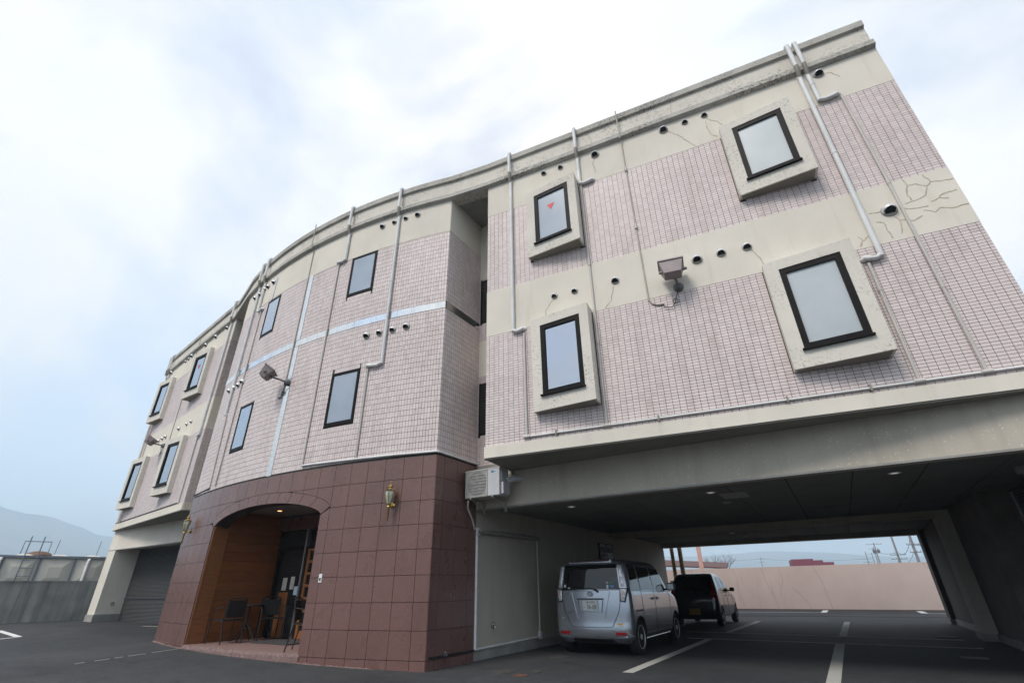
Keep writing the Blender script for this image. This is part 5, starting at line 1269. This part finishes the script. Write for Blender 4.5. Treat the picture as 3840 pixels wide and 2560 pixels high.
for sx in (-1, 1):
    q = lambda pts: pts if sx > 0 else [(-x, z) for x, z in (pts[1], pts[0], pts[3], pts[2])]
    patch(rf2, q([(.56, .72), (.70, .72), (.62, 1.22), (.54, 1.22)]), .008, (4, 10), parent=BC, name='tail_lamp', mat='lamp_red', bulge=.008)
    S = s2(sx)
    patch(S, [(.66, .96), (.86, .955), (.88, 1.34), (.74, 1.32)], .004, (4, 6), parent=BC, name='side_window')
    patch(S, [(.92, .955), (1.50, .945), (1.44, 1.37), (.95, 1.36)], .004, (7, 6), parent=BC, name='side_window'); patch(S, [(1.58, .945), (2.28, .94), (1.72, 1.35), (1.54, 1.36)], .004, (7, 6), parent=BC, name='side_window')
    for pts in ([(.88, .40), (.90, 1.38)], [(1.54, .30), (1.50, 1.38)], [(2.42, .5), (2.44, .9)]): seam(S, pts, BC, .004)
    for y in (1.36, 2.0):
        b = MB(); b.tube([S(y - .07, .82, .0), S(y - .05, .82, .028), S(y + .05, .82, .028), S(y + .07, .82, .0)], .011, 8); b.build('door_handle', 'chrome', BC, smooth=50)
    seam(S, [(.80, .225), (2.50, .225)], BC, .010, 'chrome', 'sill_trim', .0)
    b = MB(); b.obox(S(2.14, .99, .12), (.075, 0, 0), (0, .045, 0), (0, 0, .06)); me_ = b.build('mirror', 'black_trim', BC); md = me_.modifiers.new('r', 'BEVEL'); md.width = .03; md.segments = 3
    b = MB(); b.tube([S(2.16, .96, -.01), S(2.14, .97, .08)], .018, 8); b.build('mirror_stalk', 'black_trim', me_)
    for y in (Y0, Y1): wheel_at(BC, sx * .715, y, WR2, .165, sx, 7, 0)
    patch(wf2, [(sx * .58, .62), (sx * .38, .62), (sx * .40, .78), (sx * .60, .80)], .006, (4, 3), parent=BC, name='headlamp', mat='lamp_clear')
patch(wf2, [(-.52, .97), (.52, .97), (.42, 1.36), (-.42, 1.36)], .004, (10, 6), parent=BC, name='windscreen')
seam(rf2, [(-.54, .95), (-.52, .60), (-.44, .46), (.44, .46), (.52, .60), (.54, .95)], BC, .004, name='tailgate_seam')
yp2 = W2.rear_y(0, .42) - .012; b = MB(); b.box(-.165, .165, yp2 - .003, yp2, .33, .495); b.build('licence_plate', 'plate_yellow', BC)
b = MB(); b.tube([rf2(.02, .95, .02), rf2(-.05, 1.0, .02), rf2(-.3, 1.0, .014)], .009, 6); b.build('rear_wiper', 'black_trim', BC, smooth=50)

# ------------------------------------------------------------------ ground fittings
def manhole(x, y, r, label, mat='iron'):
    b = MB(); z = ground_z(x); b.lathe([(r, .001), (r, .007), (r * .9, .009), (r * .88, .006), (r * .2, .007)], (x, y, z), n=32); o = b.build('manhole_cover', mat, None, smooth=30); tag(o, label, 'manhole cover', 'covers in the tarmac')
manhole(-3.84, 7.83, .20, 'round iron manhole cover in the tarmac near the granite corner'); manhole(-3.58, 9.75, .19, 'dark round cover behind the silver van by the plinth'); manhole(-3.33, 8.02, .085, 'smallest iron cover in the tarmac outside the passage'); manhole(-3.42, 7.63, .11, 'rust-red round cover in the tarmac outside the passage', 'iron_red')
def drain(x, y, label):
    t = thing('drain_grate', label, 'drain', (x, y, 0), 'drain grates in the passage')
    b = MB(); b.obox((x, y, .003), (*(E2 * .19), 0), (*(G2 * .15), 0), (0, 0, .003)); b.build('grate_frame', 'joint_dark', t)
    for k in range(9): b = MB(); c0 = Vector((x, y)) + E2 * (-.16 + k * .04); b.obox((c0.x, c0.y, .0085), (*(E2 * .011), 0), (*(G2 * .14), 0), (0, 0, .0025)); b.build('grate_bar', 'concrete_grey', t)
drain(3.60, 15.6, 'steel drain grate beyond the second thin line by the piers'); drain(2.95, 11.62, 'steel drain grate nearest the mouth of the passage')

# ------------------------------------------------------------------ boundary walls and neighbours
PW = thing('boundary_wall', 'long pink rendered wall closing the yard behind the building', 'wall', (3, 29.6, 0))
wa, wb = Vector((-14.0, 32.1)), Vector((40.0, 23.7)); wd = (wb - wa).normalized(); wn_ = Vector((wd.y, -wd.x)); 
if wn_.y > 0: wn_ = -wn_
FP = Facade(lambda u: wa + wd * u, lambda u: wn_); WL = (wb - wa).length
cutsu = [0, 4.2, 9.5, 10.9, 21.6, 32.0, 43.0, WL]
for k in range(len(cutsu) - 1):
    b = MB(); fbox(b, FP, cutsu[k] + .008, cutsu[k + 1] - .008, -.05, 1.9, -.2, 0); b.build('wall_section', 'pink_render', PW)
b = MB(); fbox(b, FP, 0, WL, -.05, 1.89, -.19, -.015); b.build('wall_joint', 'crack_dark', PW)
b = MB(); fbox(b, FP, 0, WL, -.02, .035, -.02, .02); b.build('wall_foot', 'crack_dark', PW)
def wall_crack(pts, wdt=.008):
    o = ribbon(FP, pts, wdt, 'crack_dark', 'wall_crack', -.001); o.parent = PW; o.matrix_parent_inverse = INV[PW.name]
for pts in ([(13.0, 1.88), (13.15, 1.4), (13.1, .9), (13.25, .1)], [(14.4, 1.88), (14.5, 1.2), (14.75, .5), (14.8, .05)], [(16.7, 1.88), (16.95, 1.25), (17.0, .6), (17.1, .05)], [(15.2, 1.85), (15.3, 1.3), (15.1, .9), (15.0, .6)], [(15.6, .95), (15.85, .7), (16.1, .4), (16.2, .05)], [(21.0, 1.88), (21.2, 1.6), (21.3, 1.45)], [(11.5, 1.88), (11.7, 1.4), (12.2, .9)]): wall_crack(pts)
# weathered concrete wall towards the water tank
CWL = thing('concrete_wall', 'low streaked dark concrete wall beside the far pier', 'wall', (-23.3, 9, .3))
b = MB(); P = [(-24.6, 5.2), (-24.4, 5.1), (-22.62, 11.75), (-22.82, 11.8)]; b.hexa([(x, y, .2) for x, y in P] + [(x, y, 1.56) for x, y in P]); b.build('wall_body', 'old_concrete', CWL)
b = MB(); P = [(-24.63, 5.18), (-24.37, 5.08), (-22.6, 11.76), (-22.85, 11.82)]; b.hexa([(x, y, 1.561) for x, y in P] + [(x, y, 1.60) for x, y in P]); b.build('wall_coping', 'old_concrete', CWL)
# panel water tank
TK = thing('water_tank', 'beige panel water tank with ladder and blue-grey ribs behind the dark concrete wall', 'water tank', (-25.2, 9.8, .4))
ta, td = Vector((-26.35, 6.75)), Vector((.392, .92)).normalized(); tn = Vector((td.y, -td.x)); FT = Facade(lambda u: ta + td * u, lambda u: tn)
NPan = 6
for k in range(NPan):
    for z0 in (.42, 1.42):
        u0_, u1_ = k * 1.03 + .02, k * 1.03 + 1.01; b = MB(); c0 = [(u0_, z0), (u1_, z0), (u1_, z0 + .99), (u0_, z0 + .99)]; i0 = [(u0_ + .3, z0 + .3), (u1_ - .3, z0 + .3), (u1_ - .3, z0 + .69), (u0_ + .3, z0 + .69)]
        for q in range(4):
            j = (q + 1) % 4; b.quad(FT.pt(*c0[q], 0), FT.pt(*c0[j], 0), FT.pt(*i0[j], .09), FT.pt(*i0[q], .09))
        b.quad(*[FT.pt(*p, .09) for p in i0]); b.build('tank_panel', 'frp_panel', TK)
for k in range(NPan + 1): b = MB(); fbox(b, FT, k * 1.03 - .03, k * 1.03 + .03, .42, 2.45, -.05, .05); b.build('tank_rib', 'steel_bluegrey', TK)
b = MB(); fbox(b, FT, -.1, NPan * 1.03 + .1, 2.41, 2.49, -.1, .1); b.build('tank_rim', 'steel_bluegrey', TK)
b = MB(); P = [FT.pt(0, .4, -.03), FT.pt(NPan * 1.03, .4, -.03), FT.pt(NPan * 1.03, .4, -3), FT.pt(0, .4, -3)]; b.hexa(P + [p + Vector((0, 0, 2.02)) for p in P]); b.build('tank_body', 'frp_panel', TK)
for k in range(NPan):
    for r_ in range(2):
        uc, oc = k * 1.03 + .515, -.55 - r_ * 1.03; b = MB(); q = [FT.pt(uc - .5, 2.43, oc - .5), FT.pt(uc + .5, 2.43, oc - .5), FT.pt(uc + .5, 2.43, oc + .5), FT.pt(uc - .5, 2.43, oc + .5)]; a = [FT.pt(uc - .12, 2.56, oc - .12), FT.pt(uc + .12, 2.56, oc - .12), FT.pt(uc + .12, 2.56, oc + .12), FT.pt(uc - .12, 2.56, oc + .12)]
        for s in range(4): j = (s + 1) % 4; b.quad(q[s], q[j], a[j], a[s])
        b.quad(*a); b.build('roof_panel', 'frp_panel', TK)
for sx in (0, 1):
    b = MB(); u_ = 3.62 + sx * .37; b.tube([FT.pt(u_, .5, .16), FT.pt(u_, 3.15, .16)], .02, 8); b.build('ladder_rail', 'steel_bluegrey', TK)
for k in range(7): b = MB(); z = .7 + k * .27; b.tube([FT.pt(3.62, z, .16), FT.pt(3.99, z, .16)], .012, 6); b.build('ladder_rung', 'steel_bluegrey', TK)
pc = FT.pt(4.0, 2.5, -1.1); b = MB(); b.lathe([(.42, 0), (.42, .06), (.36, .13), (.2, .19), (.05, .21)], pc, n=22); b.build('manhole_dome', 'rust_brown', TK, smooth=40)
b = MB(); b.tube([FT.pt(3.45, 2.5, -1.0), FT.pt(3.45, 3.05, -1.0), FT.pt(4.25, 3.05, -1.0), FT.pt(4.25, 2.5, -1.0)], .02, 6); b.build('guard_rail', 'steel_bluegrey', TK)
for u_ in (4.45, 5.75): b = MB(); b.tube([FT.pt(u_, 2.4, -.4), FT.pt(u_ + .02, 3.1, -.4)], .012, 6); b.build('vent_rod', 'steel_bluegrey', TK)
for u_ in (3.0, 5.55): b = MB(); b.tube([FT.pt(u_, .5, .13), FT.pt(u_, 2.28, .13), FT.pt(u_ + .02, 2.37, .08), FT.pt(u_ - .05, 2.4, -.02)], .06, 10); b.build('tank_pipe', 'pvc_white', TK, smooth=50)

def leafless(x, y, h, label):
    t = thing('bare_tree', label, 'tree', (x, y, 0)); rnd = random.Random(11); tb = MB(); cb = MB()
    tb.tube([(x, y, 0), (x + .05, y, h * .25), (x, y, h * .42)], [.16, .13, .11], 8); tb.build('trunk', 'bark', t, smooth=60)
    def grow(p, d, ln, r, lev):
        q = p; pts = [p]; dd = d
        for s in range(3):
            dd = (dd + Vector((rnd.uniform(-.25, .25), rnd.uniform(-.25, .25), rnd.uniform(-.1, .2)))).normalized(); q = q + dd * ln / 3; pts.append(q)
        cb.tube(pts, [r, r * .85, r * .7, r * .5], 5 if lev < 2 else 3, cap=False)
        if lev < 5:
            for k in range(3 if lev < 4 else 2):
                a = (dd + Vector((rnd.uniform(-.9, .9), rnd.uniform(-.9, .9), rnd.uniform(-.3, .55)))).normalized(); grow(pts[rnd.choice((2, 3, 3))], a, ln * rnd.uniform(.58, .8), r * .55, lev + 1)
    for k in range(6):
        a = k * 1.05 + rnd.uniform(-.3, .3); grow(Vector((x, y, h * .40)), Vector((math.cos(a) * .7, math.sin(a) * .7, rnd.uniform(.55, 1.0))).normalized(), h * .24, .065, 1)
    cb.build('crown', 'bark', t)
leafless(-5.2, 95.0, 6.1, 'leafless round-crowned tree standing behind the pink wall')

def pole(x, y, h, r, arms, label, trans=False):
    t = thing('utility_pole', label, 'utility pole', (x, y, 0), 'utility poles beyond the yard')
    b = MB(); b.tube([(x, y, 0), (x, y, h)], [r, r * .65], 12); b.build('pole_shaft', 'pole_concrete', t, smooth=60)
    for (z, ln, ang) in arms:
        d = Vector((math.cos(ang), math.sin(ang), 0)); c0 = Vector((x, y, z)); b = MB(); b.tube([c0 - d * ln * .5 - Vector((0, r, 0)), c0 + d * ln * .5 - Vector((0, r, 0))], .05, 6); ca = b.build('cross_arm', 'transformer_grey', t)
        for k in range(4): b = MB(); p = c0 + d * ln * (k / 3 - .5) * .92 - Vector((0, r, 0)); b.lathe([(.05, 0), (.07, .1), (.04, .22)], p, n=8); b.build('insulator', 'hatch_white', ca)
    if trans:
        for sx in (-1, 1): b = MB(); b.lathe([(.3, 0), (.32, .05), (.32, .85), (.2, .95)], (x + sx * .5, y - .2, trans), n=14); b.build('transformer', 'transformer_grey', t, smooth=40)
def PA(d, D): return (d[0] * D, d[1] * D)
poleA = PA((.2250, .9743), 85); poleB = PA((.2027, .9792), 105); poleC = PA((.1775, .9841), 170); poleD = PA((.1752, .9845), 195); poleE = PA((.1707, .9853), 225); poleF = PA((.1630, .9866), 215); poleG = PA((.0108, .9999), 235)
pole(*poleA, 11, .19, [(4.5, 1.2, 0), (5.4, 1.4, 0), (9.8, 1.8, 0)], 'thickest utility pole beside the last pier')
pole(*poleB, 12, .18, [(5.0, 2.2, .1), (4.4, 2.2, .1), (10.5, 1.8, 0)], 'plain utility pole next to the thickest one')
pole(*poleC, 10.6, .19, [(10.2, 3.6, .05), (2.9, 2.5, .05)], 'utility pole carrying two transformers under its cross arm', 8.0)
pole(*poleD, 10.8, .17, [(10.3, 2.4, .0)], 'slim utility pole close to the one with transformers'); pole(*poleE, 10.5, .15, [(10.0, 2.6, .1)], 'thin far utility pole between the slim one and the short cross-armed one')
pole(*poleF, 10.4, .2, [(8.2, 3.6, .1), (7.2, 3.0, .1), (6.0, 3.0, .1), (5.2, 2.6, .1)], 'utility pole with four cross arms left of the transformers'); pole(*poleG, 10.8, .16, [(10.2, 2.6, .2), (9.0, 2.0, .2)], 'lone distant utility pole between the bare tree and the maroon roof')
def wire(pts, label, sag=.6, r=.02):
    b = MB(); P = []
    for k in range(len(pts) - 1):
        a, c = Vector(pts[k]), Vector(pts[k + 1])
        for q in range(13): t_ = q / 12; P.append(a.lerp(c, t_) - Vector((0, 0, 4 * sag * t_ * (1 - t_))))
    b.tube(P, r, 4); o = b.build('overhead_wire', 'cable_black'); tag(o, label, 'wire', 'wires beyond the yard')
wire([(-45, 100, 7.4), (poleB[0] + 8, poleB[1] - 4, 8.6)], 'long thin wire crossing high over the pink wall', .5, .018)
wire([(-60, 215, 9.6), (poleG[0], poleG[1], 10.2), (poleF[0], poleF[1], 8.3)], 'low wire running from the lone distant pole to the four-armed pole', .7, .03)
wire([(poleA[0], poleA[1], 6.3), (poleB[0], poleB[1], 5.5)], 'sagging cable between the two thickest poles', 1.1, .03); wire([(poleB[0], poleB[1], 5.4), (poleC[0], poleC[1], 8.6)], 'cable from the plain pole to the transformers', .5, .035)
wire([(poleA[0], poleA[1], 4.9), (poleB[0], poleB[1], 3.9)], 'lowest sagging cable between the two thickest poles', .8, .028); wire([(poleB[0], poleB[1], 4.4), (poleC[0], poleC[1], 3.3)], 'low drooping cable from the plain pole towards the far poles', 1.0, .035)
wire([(poleA[0], poleA[1], 5.3), (poleA[0] + 20, poleA[1] - 6, 5.6)], 'short wire leaving the thickest pole past the pier', .2, .025)

SP = thing('sign_post', 'tall square pink post behind the yard wall near the rear pipes', 'post', (-3.95, 44.8, 0))
b = MB(); b.obox((-3.95, 44.83, 3.5), (.155, 0, 0), (0, .155, 0), (0, 0, 3.5)); b.build('post_shaft', 'sign_pink', SP); b = MB(); b.obox((-3.95, 44.83, 7.05), (.2, 0, 0), (0, .2, 0), (0, 0, .05)); b.build('post_cap', 'sign_pink', SP)
HS = thing('low_house', 'low house with dark sloping roof half hidden behind the pink wall', 'house', (-6.5, 51, 0))
b = MB(); b.box(-12, -3.2, 50.2, 58, 0, 2.35); b.build('house_wall', 'sign_pink', HS)
b = MB(); b.hexa([(-12.6, 49.8, 2.95), (-2.3, 49.8, 2.36), (-2.3, 54, 2.9), (-12.6, 54, 3.6), (-12.6, 49.8, 3.08), (-2.3, 49.8, 2.46), (-2.3, 54, 3.0), (-12.6, 54, 3.72)]); b.build('house_roof', 'roof_dark', HS)
MBD = thing('maroon_building', 'maroon stepped flat-topped building beyond the middle of the pink wall', 'building', (6, 72, 0))
for x0, x1, z in ((3.95, 6.22, 3.66), (6.22, 7.16, 3.49), (7.16, 8.2, 3.27)): b = MB(); b.box(x0, x1, 69.7, 75, 0, z); b.build('building_block', 'maroon_metal', MBD)

# hills all round, far off
prof = {}
key = [(-180, 260), (-150, 300), (-120, 250), (-95, 300), (-80, 360), (-71.0, 345), (-69.7, 322), (-68.9, 313), (-67.4, 311), (-66.3, 288), (-65, 270), (-63.7, 238), (-62, 238), (-50, 200), (-30, 170), (-15, 150), (-4.7, 138), (.7, 153), (6.5, 135), (10.8, 105), (20, 90), (45, 140), (80, 200), (120, 240), (150, 210), (180, 260)]
def hh(az):
    for k in range(len(key) - 1):
        if key[k][0] <= az <= key[k + 1][0]: t_ = (az - key[k][0]) / (key[k + 1][0] - key[k][0]); return key[k][1] * (1 - t_) + key[k + 1][1] * t_
    return 200
b = MB(); NA, rr_ = 360, [(1500, 0), (1900, .18), (2300, .42), (2600, .62), (3000, 1.0), (3300, .8), (3900, .3), (4300, -.02)]
for i in range(NA):
    az = -180 + i * 360 / NA
    for (rad, f) in rr_:
        x, y = math.sin(R(az)) * rad, math.cos(R(az)) * rad; n_ = noise.noise(Vector((x * .004, y * .004, 0))) + .5 * noise.noise(Vector((x * .011, y * .011, 3)))
        z = hh(az) * f + (n_ * 38 * f * (1.2 - f) if f < 1 else n_ * 3); b.v.append((x, y, max(-.5, z)))
m_ = len(rr_)
for i in range(NA):
    j = (i + 1) % NA
    for k in range(m_ - 1): b.f.append((i * m_ + k, j * m_ + k, j * m_ + k + 1, i * m_ + k + 1)); b.mi.append(0)
b.build('hills', 'mountain', smooth=60, kind='structure')

# ------------------------------------------------------------------ air between here and the hills
b = MB(); b.box(-4700, 4700, -4700, 4700, -2, 400); hz = b.build('haze', [], kind='stuff')
hm = bpy.data.materials.new('haze'); hm.use_nodes = True; ht = hm.node_tree; ht.nodes.clear()
pv = ht.nodes.new('ShaderNodeVolumePrincipled'); pv.inputs['Color'].default_value = (.66, .84, 1.0, 1); pv.inputs['Density'].default_value = 6.2e-4; pv.inputs['Anisotropy'].default_value = 0.0
oo = ht.nodes.new('ShaderNodeOutputMaterial'); ht.links.new(pv.outputs[0], oo.inputs['Volume']); hz.data.materials.append(hm)
tag(hz, 'thin pale haze filling the air out to the hills', 'haze')
